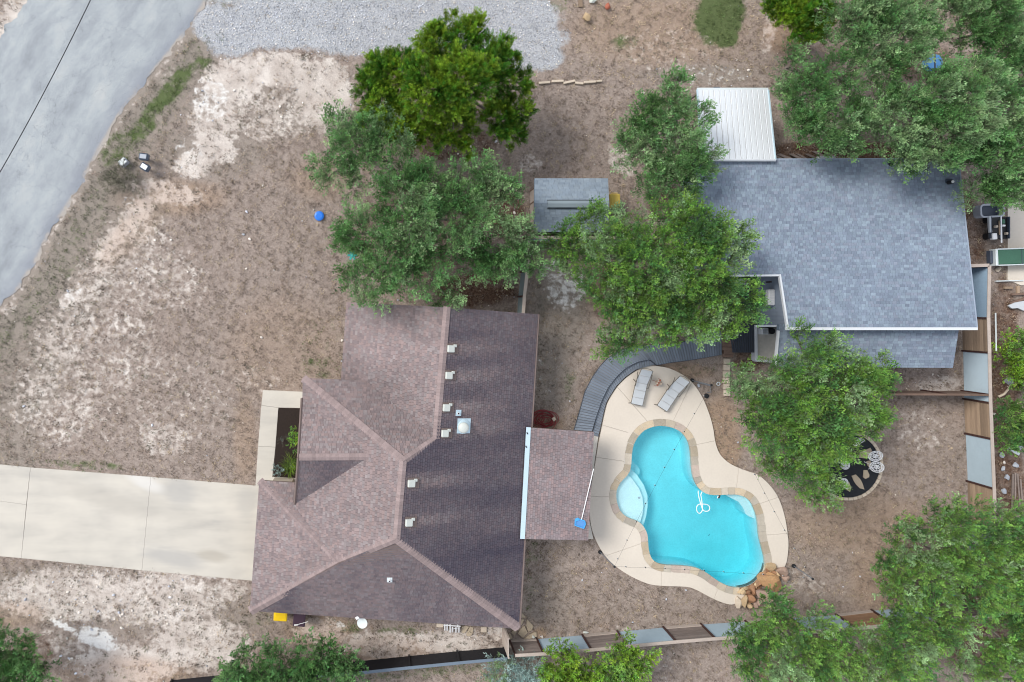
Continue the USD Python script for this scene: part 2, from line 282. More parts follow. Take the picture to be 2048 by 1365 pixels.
GM = usdkit.material(stage, '/World/Looks/ground', {
    'g': ('geometry', {}), 'a': ('attribute', {'attribute': 'cover_a'}), 'b': ('attribute', {'attribute': 'cover_b'}), 'c': ('attribute', {'attribute': 'cover_c'}),
    'sa': ('separate_xyz', {}), 'sb': ('separate_xyz', {}), 'sc': ('separate_xyz', {}),
    'n1': ('noise_texture', {'scale': 1.7, 'detail': 7, 'roughness': .62}), 'n2': ('noise_texture', {'scale': .8, 'detail': 6, 'roughness': .6}), 'n3': ('noise_texture', {'scale': 28, 'detail': 4, 'roughness': .7}), 'n4': ('noise_texture', {'scale': 3.0, 'detail': 6, 'roughness': .62}),
    'n5': ('noise_texture', {'scale': 9, 'detail': 5, 'roughness': .7}), 'vo': ('voronoi_texture', {'scale': 22}),
    # dry grass tone
    'gr': ('rgb_ramp', {'ramp': [(.28, (.160, .128, .112)), (.44, (.258, .212, .186)), (.56, (.322, .268, .236)), (.74, (.425, .37, .328))]}), 'gmix': ('mix_float', {'fac': .72}), 
    'warmc': ('mix', {'mix_type': 'mix', 'color2': (.33, .225, .145)}), 'wf': ('math', {'math_type': 'multiply', 'value2': .8}),
    'greyc': ('mix', {'color2': (.235, .212, .182)}), 'gf': ('math', {'math_type': 'multiply', 'value2': .75}),
    # green
    'ga': ('math', {'math_type': 'multiply_add', 'value2': 1.5}), 'gm': ('map_range', {'range_type': 'smoothstep', 'from_min': 1.05, 'from_max': 1.5, 'clamp': True}), 'greenc': ('mix', {'color2': (.095, .125, .052)}),
    # bare
    'ba': ('math', {'math_type': 'multiply_add', 'value2': 1.7}), 'bm': ('map_range', {'range_type': 'smoothstep', 'from_min': 1.13, 'from_max': 1.52, 'clamp': True}),
    'bcol': ('rgb_ramp', {'ramp': [(.3, (.39, .338, .302)), (.5, (.505, .452, .412)), (.7, (.64, .595, .55))]}), 'bwarm': ('mix', {'color2': (.49, .385, .32)}), 'barec': ('mix', {}),
    # litter
    'la': ('math', {'math_type': 'multiply_add', 'value2': 1.1}), 'lm': ('map_range', {'range_type': 'smoothstep', 'from_min': .85, 'from_max': 1.35, 'clamp': True}), 'lcol': ('rgb_ramp', {'ramp': [(.35, (.055, .033, .025)), (.5, (.115, .07, .05)), (.68, (.21, .145, .105))]}), 'litc': ('mix', {}),
    # chalk
    'wa': ('math', {'math_type': 'multiply_add', 'value2': 1.9}), 'wm': ('map_range', {'range_type': 'smoothstep', 'from_min': 1.40, 'from_max': 1.85, 'clamp': True}), 'whitec': ('mix', {'color2': (.66, .65, .63)}),
    # gravel
    'va': ('math', {'math_type': 'multiply_add', 'value2': .8}), 'vm': ('map_range', {'range_type': 'smoothstep', 'from_min': .66, 'from_max': 1.08, 'clamp': True}), 'vcol': ('rgb_ramp', {'ramp': [(0, (.16, .17, .19)), (.4, (.345, .36, .385)), (1, (.49, .50, .52))]}), 'gravc': ('mix', {}),
    'fine': ('map_range', {'from_min': .3, 'from_max': .7, 'to_min': .60, 'to_max': 1.42}), 'fin': ('hsv', {}),
    'bp': ('bump', {'strength': .5, 'distance': .03}), 'p': ('principled_bsdf', {'roughness': .95, 'specular_ior_level': .15})},
    [('g.position', f'{n}.vector') for n in ('n1', 'n2', 'n3', 'n4', 'n5', 'vo')]+[('a.vector', 'sa.vector'), ('b.vector', 'sb.vector'), ('c.vector', 'sc.vector'),
     ('n1.fac', 'gmix.a'), ('n5.fac', 'gmix.b'), ('gmix.result', 'gr.fac'),
     ('sb.y', 'wf.value1'), ('gr.color', 'warmc.color1'), ('wf.value', 'warmc.fac'), ('sb.z', 'gf.value1'), ('warmc.color', 'greyc.color1'), ('gf.value', 'greyc.fac'),
     ('n1.fac', 'ga.value1'), ('sa.y', 'ga.value3'), ('ga.value', 'gm.value'), ('greyc.color', 'greenc.color1'), ('gm.result', 'greenc.fac'),
     ('n4.fac', 'ba.value1'), ('sa.x', 'ba.value3'), ('ba.value', 'bm.value'), ('n2.fac', 'bcol.fac'), ('bcol.color', 'bwarm.color1'), ('sb.y', 'bwarm.fac'), ('greenc.color', 'barec.color1'), ('bwarm.color', 'barec.color2'), ('bm.result', 'barec.fac'),
     ('n1.fac', 'la.value1'), ('sa.z', 'la.value3'), ('la.value', 'lm.value'), ('n5.fac', 'lcol.fac'), ('barec.color', 'litc.color1'), ('lcol.color', 'litc.color2'), ('lm.result', 'litc.fac'),
     ('n4.fac', 'wa.value1'), ('sb.x', 'wa.value3'), ('wa.value', 'wm.value'), ('litc.color', 'whitec.color1'), ('wm.result', 'whitec.fac'),
     ('n4.fac', 'va.value1'), ('sc.x', 'va.value3'), ('va.value', 'vm.value'), ('vo.color', 'vcol.fac'), ('whitec.color', 'gravc.color1'), ('vcol.color', 'gravc.color2'), ('vm.result', 'gravc.fac'),
     ('n3.fac', 'fine.value'), ('fine.result', 'fin.value'), ('gravc.color', 'fin.color'), ('fin.color', 'p.base_color'), ('n3.fac', 'bp.height'), ('bp.normal', 'p.normal')], surface='p.BSDF')
gm = usdkit.mesh(stage, _path('ground', None), (V, Q), GM, smooth=True)
for nm, ks in (('cover_a', ('bare', 'green', 'litter')), ('cover_b', ('white', 'warm', 'grey')), ('cover_c', ('gravel', 'gravel', 'gravel'))):
    UsdGeom.PrimvarsAPI(gm).CreatePrimvar(nm, Sdf.ValueTypeNames.Float3Array, 'vertex').Set(Vt.Vec3fArray.FromNumpy(np.stack([fl[k] for k in ks], 1).astype(np.float32)))
tag('/World/ground', kind='structure')

# ------------------------------------------------------------------ road
def resample(p, n):
    p = np.array(p, float); s = np.r_[0, np.cumsum(np.linalg.norm(np.diff(p, axis=0), axis=1))]; t = np.linspace(0, s[-1], n)
    return np.stack([np.interp(t, s, p[:, k]) for k in range(p.shape[1])], 1)
rr = resample(XY(ROAD_R), 160); nU = 26
off = np.array([-236/36, 170/36])
k = np.arange(160)
edge = (meshkit.fbm(np.stack([k*.35, 0*k, 0*k], 1), 4)-.5)*.55
Vr, Ar = [], []
for i in range(160):
    for j in range(nU):
        u = j/(nU-1); e = rr[i]+off*u
        if j == 0: e = e+off/np.linalg.norm(off)*(edge[i]+.12)
        if j == nU-1: e = e+off/np.linalg.norm(off)*edge[::-1][i]*1.3
        Vr.append([*e, -.022+.09*math.sin(math.pi*u)**.7]); Ar.append([u, i/160*18, 0])
ii = (np.arange(159)[:, None]*nU+np.arange(nU-1)[None]).ravel()
RM = usdkit.material(stage, '/World/Looks/road', {
    'at': ('attribute', {'attribute': 'lane'}), 'mp': ('mapping', {'scale': (7., .5, 1)}), 'g': ('geometry', {}), 'st': ('noise_texture', {'scale': 1.0, 'detail': 6, 'roughness': .66}),
    'n2': ('noise_texture', {'scale': .55, 'detail': 6, 'roughness': .6}), 'ff': ('noise_texture', {'scale': 55, 'detail': 3, 'roughness': .75}), 'mx': ('mix_float', {'fac': .34}),
    'r': ('rgb_ramp', {'ramp': [(.28, (.205, .222, .242)), (.42, (.275, .30, .325)), (.53, (.335, .365, .385)), (.64, (.395, .415, .42)), (.75, (.48, .47, .45))]}),
    'sx': ('separate_xyz', {}), 'e1': ('map_range', {'range_type': 'smoothstep', 'from_min': .0, 'from_max': .15, 'to_min': .62, 'to_max': 0, 'clamp': True}), 'ec': ('mix', {'color2': (.20, .215, .26)}), 'e2': ('map_range', {'range_type': 'smoothstep', 'from_min': .012, 'from_max': .05, 'to_min': .85, 'to_max': 0, 'clamp': True}), 'e3': ('math', {'math_type': 'multiply'}), 'e4': ('map_range', {'from_min': .42, 'from_max': .55, 'clamp': True}), 'tc': ('mix', {'color2': (.40, .355, .31)}), 'cr': ('voronoi_texture', {'feature': 'distance_to_edge', 'scale': .45}), 'cd': ('vector_math', {'math_type': 'add'}), 'cn': ('noise_texture', {'scale': 2.0, 'detail': 4}), 'cm': ('map_range', {'from_min': 0, 'from_max': .006, 'to_min': .5, 'to_max': 0, 'clamp': True}), 'cc': ('mix', {'color2': (.13, .14, .155)}),
    'f': ('map_range', {'from_min': .25, 'from_max': .75, 'to_min': .62, 'to_max': 1.38}), 'h': ('hsv', {}), 'b': ('bump', {'strength': .3, 'distance': .01}), 'p': ('principled_bsdf', {'roughness': .9, 'specular_ior_level': .2})},
    [('at.vector', 'mp.vector'), ('mp.vector', 'st.vector'), ('g.position', 'n2.vector'), ('g.position', 'ff.vector'), ('st.fac', 'mx.a'), ('n2.fac', 'mx.b'), ('mx.result', 'r.fac'), ('at.vector', 'sx.vector'), ('sx.x', 'e1.value'), ('r.color', 'ec.color1'), ('e1.result', 'ec.fac'),
     ('ff.fac', 'f.value'), ('f.result', 'h.value'), ('sx.x', 'e2.value'), ('n2.fac', 'e4.value'), ('e2.result', 'e3.value1'), ('e4.result', 'e3.value2'), ('ec.color', 'tc.color1'), ('e3.value', 'tc.fac'), ('g.position', 'cn.vector'), ('g.position', 'cd.vector1'), ('cn.color', 'cd.vector2'), ('cd.vector', 'cr.vector'), ('cr.distance', 'cm.value'), ('tc.color', 'cc.color1'), ('cm.result', 'cc.fac'), ('cc.color', 'h.color'), ('h.color', 'p.base_color'), ('ff.fac', 'b.height'), ('b.normal', 'p.normal')], surface='p.BSDF')
rq = np.stack([ii, ii+1, ii+nU+1, ii+nU], 1)[:, ::-1]
rm = usdkit.mesh(stage, _path('road', None), (np.array(Vr), rq), RM, smooth=True)
UsdGeom.PrimvarsAPI(rm).CreatePrimvar('lane', Sdf.ValueTypeNames.Float3Array, 'vertex').Set(Vt.Vec3fArray.FromNumpy(np.array(Ar, np.float32)))
tag('/World/road', kind='structure')

# ------------------------------------------------------------------ concrete flatwork (every poured slab a part)
def slabs(name, polys, z0, z1, material, gap=.012):
    path = _path(name, None); x = UsdGeom.Xform.Define(stage, path); LOC[path] = np.zeros(3); tag(path, kind='structure')
    for p in polys:
        p = p.buffer(-gap/2)
        if p.area > .02: obj('slab', extr(p, z0, z1), material, path)
    return path
ST = [((345,1114), (2.1,.55), -.24, (.34,.335,.33), .55), ((425,1112), (.9,.4), -.2, (.34,.31,.26), .5), ((288,962), (1.2,.45), -.45, (.63,.62,.60), .6), ((215,1000), (3.6,.6), -.32, (.40,.375,.335), .4), ((330,1020), (2.6,.7), -.3, (.39,.37,.335), .35), ((360,985), (.9,.9), .5, (.36,.355,.345), .5), ((495,1010), (.7,1.0), 0, (.37,.36,.34), .5)]
SN, SL, last = {}, [], 'r.color'
for i, (c, s_, a, col, w) in enumerate(ST):               # old stains on the slabs: soft ellipses with ragged rims
    SN |= {f'm{i}': ('mapping', {'mapping_type': 'texture', 'location': tuple(P(*c)), 'rotation': (0, 0, a), 'scale': (*s_, 1)}), f'l{i}': ('vector_math', {'math_type': 'length'}), f'a{i}': ('math', {'math_type': 'add'}), f'w{i}': ('map_range', {'range_type': 'smoothstep', 'from_min': .9, 'from_max': 1.75, 'to_min': w, 'to_max': 0, 'clamp': True}), f'x{i}': ('mix', {'color2': col})}
    SL += [('g.position', f'm{i}.vector'), (f'm{i}.vector', f'l{i}.vector1'), (f'l{i}.value', f'a{i}.value1'), ('n.fac', f'a{i}.value2'), (f'a{i}.value', f'w{i}.value'), (last, f'x{i}.color1'), (f'w{i}.result', f'x{i}.fac')]; last = f'x{i}.color'
CM = usdkit.material(stage, '/World/Looks/driveway_concrete', {
    'g': ('geometry', {}), 'mp': ('mapping', {'scale': (.22, 1.1, 1), 'rotation': (0, 0, .14)}), 'n': ('noise_texture', {'scale': 1.1, 'detail': 7, 'roughness': .6, 'distortion': .3}), 'n2': ('noise_texture', {'scale': .6, 'detail': 5}), 'ff': ('noise_texture', {'scale': 70, 'detail': 3}), 'mx': ('mix_float', {'fac': .4}),
    'r': ('rgb_ramp', {'ramp': [(.26, (.36, .35, .335)), (.38, (.45, .428, .387)), (.50, (.505, .478, .428)), (.66, (.56, .528, .468))]}), 'f': ('map_range', {'from_min': .3, 'from_max': .7, 'to_min': .92, 'to_max': 1.07}), 'h': ('hsv', {}), 'p': ('principled_bsdf', {'roughness': .85, 'specular_ior_level': .25}), **SN},
    [('g.position', 'mp.vector'), ('mp.vector', 'n.vector'), ('g.position', 'n2.vector'), ('g.position', 'ff.vector'), ('n.fac', 'mx.a'), ('n2.fac', 'mx.b'), ('mx.result', 'r.fac'), ('ff.fac', 'f.value'), ('f.result', 'h.value'), (last, 'h.color'), ('h.color', 'p.base_color')]+SL, surface='p.BSDF')
MAT['driveway'] = CM
pg = lambda pts, z=0.: Polygon(XY(pts, z))
slabs('driveway', [pg([(-70,922),(61.5,935),(53,1009.5),(-75,992)]), pg([(-75,992),(53,1009.5),(43,1116.5),(-80,1106)]), pg([(61.5,935),(302,954),(284,1141),(43,1116.5)]), pg([(302,954),(532,973),(520,1163),(284,1141)])], -.15, .03, 'driveway', .012)
slabs('front_path', [pg([(525.8,780),(622,784.5),(620,818),(602,816.5),(557,815.6),(522.6,811)]), pg([(522.6,811),(557,815.6),(551,894.5),(516,893)]), pg([(516,893),(551,894.5),(545,954),(600,957.5),(598,968),(511,972)])], -.15, .035, 'driveway', .015)
bed = pg(MULCH_PX); obj('mulch_bed', extr(bed.buffer(-.012), -.05, .012), 'mulch', kind='structure')

# pool deck, cut by its control joints, with the pool opening
J = [[(1190,846),(1255,865)],[(1176,912),(1252,923)],[(1170,992),(1224,993)],[(1392,889),(1440,879)],[(1470,985),(1476,935)],[(1512,1009),(1575,987)],[(1522,1070),(1590,1065)],[(1321,1126),(1321,1185)],[(1386,757),(1340,852)],[(1213,1110),(1300,1080)],[(1440,1165),(1420,1210)],[(1230,770),(1300,850)]]
deckring = DECK.difference(POOL.buffer(.355))
cuts = unary_union([LineString(XY(a)).buffer(.007) for a in J])
deckring = deckring.difference(cuts)
slabs('pool_deck', list(deckring.geoms) if hasattr(deckring, 'geoms') else [deckring], -.2, .10, 'deck_concrete', 0)
slabs('patio', [pg([(1050,858),(1196,872),(1186,940),(1176,1000),(1178,1040),(1186,1078),(1042,1074)])], -.15, .07, 'concrete', 0)
slabs('neighbour_pad', [pg([(2014,385),(2140,385),(2140,571),(2040,571),(2014,560)])], -.1, .06, 'deck_concrete', 0)

# ------------------------------------------------------------------ swimming pool
pool = thing('swimming_pool', 'kidney shaped swimming pool with turquoise water and stone coping', 'pool', (*P(1390,1020)[:2], 0))
WZ = -.06
ring = POOL.buffer(.25).difference(POOL)
_floor = extr(POOL.buffer(.05), -2.5, -1.6); _v = np.array(_floor.vertices); _c = P(1390,1020)[:2]; _v[:, 2] += np.where(_v[:, 2] > -2, .35-.055*((_v[:, 0]-_c[0])*.75-(_v[:, 1]-_c[1])*.66+4.), 0); _floor.vertices = _v
obj('basin', [extr(ring, -2.5, -.015), _floor], 'plaster', pool)

def region(curve, back):
    c = resample(XY(curve), 40); return Polygon(list(map(tuple, c))+XY(back)).buffer(0).intersection(POOL.buffer(.02))
shelf = region([(1250,943),(1258,951),(1268,961),(1281,979),(1288,996.5),(1290,1016),(1288,1032),(1282,1052)], [(1225,1060),(1200,1000),(1225,945)])
step2 = region([(1256,933),(1268,942.5),(1280,954),(1294,975),(1301,995),(1301.5,1016),(1298,1039),(1291,1062)], [(1225,1060),(1200,1000),(1225,935)])
bench = region([(1258,911),(1271,924),(1285.5,938.5),(1290.5,946),(1290,954),(1286,959.6)], [(1262,965),(1240,950),(1250,915)])
seat = region([(1450,984),(1457,994),(1469.6,1000.5),(1482.5,1007),(1492,1020),(1496.6,1031.5),(1502.5,1036),(1515,1041)], [(1540,1040),(1530,980),(1460,970)])
obj('step', extr(bench.difference(step2), -2.3, -.85), 'plaster', pool, label='bench below the entry steps')
obj('step', extr(step2.difference(shelf), -2.3, -.46), 'plaster', pool)
obj('tanning_shelf', extr(shelf, -2.3, -.24), 'plaster', pool)
obj('step', extr(seat, -2.3, -.30), 'plaster', pool, label='corner seat under the far end')
for x_, y_, z_, lb in ((1278,996,-.235,'bubbler set in the tanning shelf'),): obj('bubbler', cyl(P(x_, y_, z_), P(x_, y_, z_+.02), .06, 12), 'steel_grey', pool)
for x_, y_ in ((1425,1075),(1340,930)): obj('floor_drain', cyl(P(x_, y_, -1.0)*[1, 1, 0]+[0, 0, -2.2], P(x_, y_, -1.0)*[1, 1, 0]+[0, 0, -1.6], .12, 16), 'grey_plastic', pool)
MAT['water'] = usdkit.material(stage, '/World/Looks/water', {
    'g': ('geometry', {}), 'n': ('noise_texture', {'scale': 7, 'detail': 3}), 'b': ('bump', {'strength': .06, 'distance': .05}),
    't': ('transparent_bsdf', {'color': (.93, .985, 1.)}), 'gl': ('glossy_bsdf', {'roughness': .03, 'color': (1, 1, 1)}), 'f': ('fresnel', {'IOR': 1.33}), 'm': ('mix_closure', {}),
    'v': ('absorption_volume', {'color': (.03, .885, .945), 'density': .50})},
    [('g.position', 'n.vector'), ('n.fac', 'b.height'), ('b.normal', 'gl.normal'), ('b.normal', 'f.normal'), ('f.fac', 'm.fac'), ('t.BSDF', 'm.closure1'), ('gl.BSDF', 'm.closure2')], surface='m.closure', volume='v.volume')
obj('water', extr(POOL.buffer(.015), -2.4, WZ), 'water', pool)
# coping stones round the rim, open where the boulder waterfall stands
rim = np.array(POOL.exterior.coords)[:-1]
if POOL.exterior.is_ccw: rim = rim[::-1]
rim = resample(np.vstack([rim, rim[:1]]), 900); L = np.linalg.norm(np.diff(rim, axis=0), axis=1).sum()
def at(s):
    s = (s % L)/L*899; i = int(s); t = s-i; p = rim[i]*(1-t)+rim[min(i+1, 899)]*t; q = rim[(i+6) % 899]-rim[(i-6) % 899]; q /= np.linalg.norm(q); return p, np.array([-q[1], q[0]])
s = 0.
while s < L-.15:
    l = min(R.uniform(.34, .72), L-s); g = .012; pts = []
    for t in np.linspace(s+g, s+l-g, 4): p, n = at(t); pts.append(p-n*.035)
    w = R.uniform(.30, .355)
    for k2, t in enumerate(np.linspace(s+l-g, s+g, 4)): p, n = at(t); pts.append(p+n*(.35 if R.random() < .75 else w))
    p, n = at(s+l/2); x_, y_ = PX(*p)
    s += l
    if x_ > 1466 and y_ > 1140 and (x_-1466)+(y_-1140)*.3 > 8 and y_ > 1146-(x_-1530)*.6: continue
    q = Polygon(pts)
    if not q.is_valid or q.area < .02: continue
    c = R.choice([(.45, .385, .295), (.42, .37, .295), (.48, .43, .36), (.39, .355, .30), (.47, .39, .285), (.45, .375, .325)])
    obj('coping_stone', extr(q, -.03, .105+R.uniform(0, .012)), 'coping', pool, tint=c)
obj('mortar', extr(POOL.buffer(.357).difference(POOL.buffer(-.005)).difference(pg([(1480,1165),(1535,1125),(1560,1160),(1500,1215),(1470,1190)])), -.16, .088), 'concrete', pool)
obj('rock_bed', extr(POOL.buffer(.45).difference(POOL.buffer(.0)).intersection(pg([(1480,1165),(1535,1125),(1560,1160),(1500,1215),(1470,1190)])), -.3, .03), 'rust_rock', pool)

# ------------------------------------------------------------------ shingled roofs
def plane_frame(pts, eave):
    p = np.array(pts); a, b = np.array(eave[0]), np.array(eave[1])
    c = p.mean(0); n = np.linalg.svd(p-c)[2][2]; n = n if n[2] > 0 else -n
    u = b-a; u -= n*(u@n); u /= np.linalg.norm(u); v = np.cross(n, u)
    if (c-a)@v < 0: u = -u; v = np.cross(n, u)
    return a, u, v, n
def shingle_rows(pts, eave, expo, widths, pal, streak=None, seed=0):
    """Courses of tabs on one roof plane: list of (mesh, tint)"""
    q = np.random.default_rng(seed); a, u, v, n = plane_frame(pts, eave); p = np.array(pts)-a
    poly = Polygon(np.stack([p@u, p@v], 1)).buffer(0); u0, v0, u1, v1 = poly.bounds; out = []
    off = (p@n).mean()+.012
    for r in range(int((v1-v0)/expo)+2):
        vb = v0+r*expo-.02; x = u0-q.uniform(0, .3)
        while x < u1:
            w = q.choice(widths)*q.uniform(.9, 1.1); cell = sbox(x+.005, vb, x+w-.005, vb+expo+.02); x += w
            if not poly.intersects(cell): continue
            if not poly.contains(cell):
                cell = poly.intersection(cell)
                if cell.geom_type != 'Polygon' or cell.area < .003: continue
            k = np.array(cell.exterior.coords)[:-1]
            if not cell.exterior.is_ccw: k = k[::-1]
            m = len(k); h = off+.006+.016*np.clip((vb+expo+.02-k[:, 1])/(expo+.02), 0, 1)
            top = a+k[:, :1]*u+k[:, 1:]*v+h[:, None]*n; bot = a+k[:, :1]*u+k[:, 1:]*v+(off+.001)*n
            f = [[0, i, i+1] for i in range(1, m-1)]
            for i in range(m):
                j = (i+1) % m; f += [[i, m+i, m+j], [i, m+j, j]]
            t = (.78*np.array(pal[q.choice(len(pal))])+.22*np.mean(pal, 0))*q.uniform(.9, 1.1)
            if streak is not None: t = streak(cell.centroid.x, cell.centroid.y, a, u, v, t)
            out.append((np.vstack([top, bot]), np.array(f), t))
    return out
def lay(roofpath, rows, keep=300, center=(0, 0)):
    rows = sorted(rows, key=lambda r: -r[0][0, 2]); rows, rest = rows[:keep], rows[keep:]
    for v, f, t in rows: obj('shingle', (v, f), 'shingle', roofpath, tint=t)
    if rest:
        V_, F_, T_, o = [], [], [], 0
        for v, f, t in rest: V_.append(v); F_.append(f+o); T_.append(np.repeat([t], len(v), 0)); o += len(v)
        obj('shingle_field', (np.vstack(V_), np.vstack(F_)), 'shingle', roofpath, kind='stuff', tint=np.vstack(T_))
def sheet(pts, th):
    """closed slab below a planar polygon"""
    p = np.array(pts, float)-[0, 0, .05*(th > .05)]; c = Polygon(p[:, :2])
    if not c.exterior.is_ccw: p = p[::-1]
    v2, f = trimesh.creation.triangulate_polygon(Polygon(p[:, :2]), engine='earcut')
    A_ = np.c_[p[:, :2], np.ones(len(p))]; z = lambda xy: p[np.argmin(((p[None, :, :2]-xy[:, None])**2).sum(2), 1), 2]
    n = len(v2); zz = z(v2); top = np.c_[v2, zz]; bot = np.c_[v2, zz-th]; F_ = [list(x) for x in f]+[[x[0]+n, x[2]+n, x[1]+n] for x in f]
    idx = [int(np.argmin(((v2-q[:2])**2).sum(1))) for q in p]
    for i, j in zip(idx, idx[1:]+idx[:1]): F_ += [[i, n+i, n+j], [i, n+j, j]]
    m = trimesh.Trimesh(np.vstack([top, bot]), F_, process=False); return m
def caps(p0, p1, wdt, seed, base, n0=None):
    """overlapping folded cap shingles along a ridge or hip"""
    q = np.random.default_rng(seed); p0, p1 = np.array(p0), np.array(p1); d = p1-p0; Lg = np.linalg.norm(d); d /= Lg
    s = np.cross(d, [0, 0, 1]); s /= np.linalg.norm(s); up = np.cross(s, d); V_, F_, T_ = [], [], []; n = int(Lg/.16)
    for i in range(n):
        a = p0+d*(i*Lg/n-.03); b = p0+d*((i+1)*Lg/n); k = len(V_)*6
        w = wdt/2; dr = -.34*w if n0 is None else n0*w
        V_.append([a+s*w+up*(dr+.03), a+up*.045, a-s*w+up*(dr+.03), b+s*w+up*(dr+.045), b+up*.06, b-s*w+up*(dr+.045)])
        F_ += [[k, k+1, k+4], [k, k+4, k+3], [k+1, k+2, k+5], [k+1, k+5, k+4], [k, k+3, k+5], [k, k+5, k+2]]
        T_ += [np.array(base)*q.uniform(.88, 1.12)]*6
    return (np.vstack(V_), np.array(F_)), np.array(T_)
E3 = lambda x, y, z: P(x, y, z)
Z = 2.7
A = E3(693,605,Z); B = E3(894,615,4.77); C = E3(1075,629,Z); D = E3(872,878,4.77); Ee = E3(806,923,5.46); Ff = E3(793,1077,5.46); G = E3(1037,1257,Z); Hh = E3(500,1223,Z); I = E3(676,1125,4.56)

_n = np.cross(Ee-E3(606,757,3.2), Ff-E3(606,757,3.2)); _o = E3(606,757,3.2)
def on_west(px, py):                                     # point of the main west slope seen at a pixel of the survey
    a, b = P(px, py, 0.), P(px, py, 10.); t = ((_o-a)@_n)/((b-a)@_n); return a+(b-a)*t
Jj = E3(519,962,Z); K = E3(590,966,Z); Lr = E3(606,757,3.2); Mv = E3(733,762,3.2); N1 = E3(682,760,Z); GE = on_west(738,914); GR = E3(598,915,GE[2]); GS = on_west(591,1008); GN = on_west(605,797); Vv = on_west(589,1012); I = on_west(676,1125)
house = thing('brown_house', 'brown shingled house with hips and ridges beside the swimming pool', 'house', (*P(800,930)[:2], 0))
PW = [tuple(.9*x for x in c) for c in ((.245,.193,.192), (.218,.178,.182), (.265,.205,.203), (.235,.206,.21), (.195,.158,.163), (.27,.236,.238), (.275,.208,.202))]
ALGAE_SHADE = np.array([.028, .028, .052])  # Algae tone; its cover also paints shade on slopes turned from the sun
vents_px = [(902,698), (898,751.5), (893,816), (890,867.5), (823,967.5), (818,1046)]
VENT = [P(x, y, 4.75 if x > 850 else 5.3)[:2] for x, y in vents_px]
def algae_shade(cover):
    """Algae stain and painted slope shade laid over a shingle colour; cover(p) from 0 to 1"""
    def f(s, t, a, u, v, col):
        c = min(.9, max(0., cover(a+u*s+v*t))); return col*(1-c)+ALGAE_SHADE*c
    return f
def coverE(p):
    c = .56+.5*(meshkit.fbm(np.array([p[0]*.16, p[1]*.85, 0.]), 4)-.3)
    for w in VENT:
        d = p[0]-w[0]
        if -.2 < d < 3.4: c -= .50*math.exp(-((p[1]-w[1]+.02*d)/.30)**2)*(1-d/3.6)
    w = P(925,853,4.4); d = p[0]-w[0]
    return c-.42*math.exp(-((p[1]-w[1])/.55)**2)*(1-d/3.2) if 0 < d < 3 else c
streakE = algae_shade(coverE)
streakS = algae_shade(lambda p: .30+.55*(meshkit.fbm(np.array([p[0]*.8, p[1]*.2, 3.]), 4)-.3))
def streakW(s, t, a, u, v, col):
    p = a+u*s+v*t; return col*(.72+.56*meshkit.fbm(np.array([p[0]*.35, p[1]*.5, 7.]), 4))
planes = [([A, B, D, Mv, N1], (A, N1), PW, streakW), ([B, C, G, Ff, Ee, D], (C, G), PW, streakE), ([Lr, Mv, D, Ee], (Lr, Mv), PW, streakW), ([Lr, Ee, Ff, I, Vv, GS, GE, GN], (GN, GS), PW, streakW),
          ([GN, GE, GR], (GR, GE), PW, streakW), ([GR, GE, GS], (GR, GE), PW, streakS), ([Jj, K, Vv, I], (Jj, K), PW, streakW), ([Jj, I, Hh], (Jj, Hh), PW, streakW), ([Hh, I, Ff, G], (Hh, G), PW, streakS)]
roof = obj('roof', [sheet(p, .16) for p, *_ in planes], 'brown_trim', house)
rows = []
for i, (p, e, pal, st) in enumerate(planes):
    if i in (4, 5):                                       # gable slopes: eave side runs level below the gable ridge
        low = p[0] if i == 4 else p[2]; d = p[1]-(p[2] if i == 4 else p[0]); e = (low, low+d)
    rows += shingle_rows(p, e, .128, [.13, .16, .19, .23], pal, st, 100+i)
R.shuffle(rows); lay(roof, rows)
CAP = (.27, .212, .208)
for i, (a, b, w) in enumerate([(B, D, .36), (D, Ee, .36), (Ee, Ff, .36), (Ff, I, .42), (Ff, G, .5), (I, Hh, .5), (I, Jj, .42), (Ee, Lr, .42), (GE, GR, .34)]):
    m, t = caps(a, b, w, 300+i, CAP); obj('ridge_cap', m, 'shingle', roof, tint=t)
obj('barge_board', tube([GR+[-.03, 0, .03], GS+[-.03, 0, .03]], .07, 4), 'brown_trim', house); obj('barge_board', tube([GR+[-.03, 0, .03], GN+[-.03, 0, .03]], .07, 4), 'brown_trim', house)
wallpoly = Polygon([tuple(q[:2]) for q in (A, C, G, Hh, Jj, K, Vv, Lr, N1)]).buffer(0).buffer(-.42, join_style=2)
walls = extr(wallpoly, 0, 2.62); obj('wall', walls, 'stucco', house)
gp = np.array([GN, GS, GR])+np.array([.42, 0, -.12]); gv = np.vstack([gp, gp+[.2, 0, 0]])
obj('gable_wall', (gv, np.array([[0, 2, 1], [3, 4, 5], [0, 1, 4], [0, 4, 3], [1, 2, 5], [1, 5, 4], [2, 0, 3], [2, 3, 5]])), 'stucco', house)
def plane_z(pts, x, y):
    p = np.array(pts); cf = np.linalg.lstsq(np.c_[p[:, :2], np.ones(len(p))], p[:, 2], rcond=None)[0]; return cf[0]*x+cf[1]*y+cf[2]
EP = planes[1][0]
slope = math.atan2(C[2]-B[2], C[0]-B[0])
def on_roof(px, py, z0, lift=0.):
    z = z0
    for _ in range(6): q = P(px, py, z+lift); z = plane_z(EP, q[0], q[1])
    return np.array([q[0], q[1], z])
for (px, py) in vents_px:
    c = on_roof(px, py, 4.9, .15)
    p = obj('roof_vent', rbox(c+[0, 0, .15], (.37, .35, .15), .03, rz=-.06, ry=-slope*.9), 'vent_white', house)
    obj('flashing', box(c+[.10, 0, .035], (.62, .50, .02), rz=-.06, ry=-slope), 'brown_trim', p); obj('hood_lip', rbox(c+[.21, .14, .07], (.16, .14, .10), .02, rz=-.06, ry=-slope), 'vent_white', p)
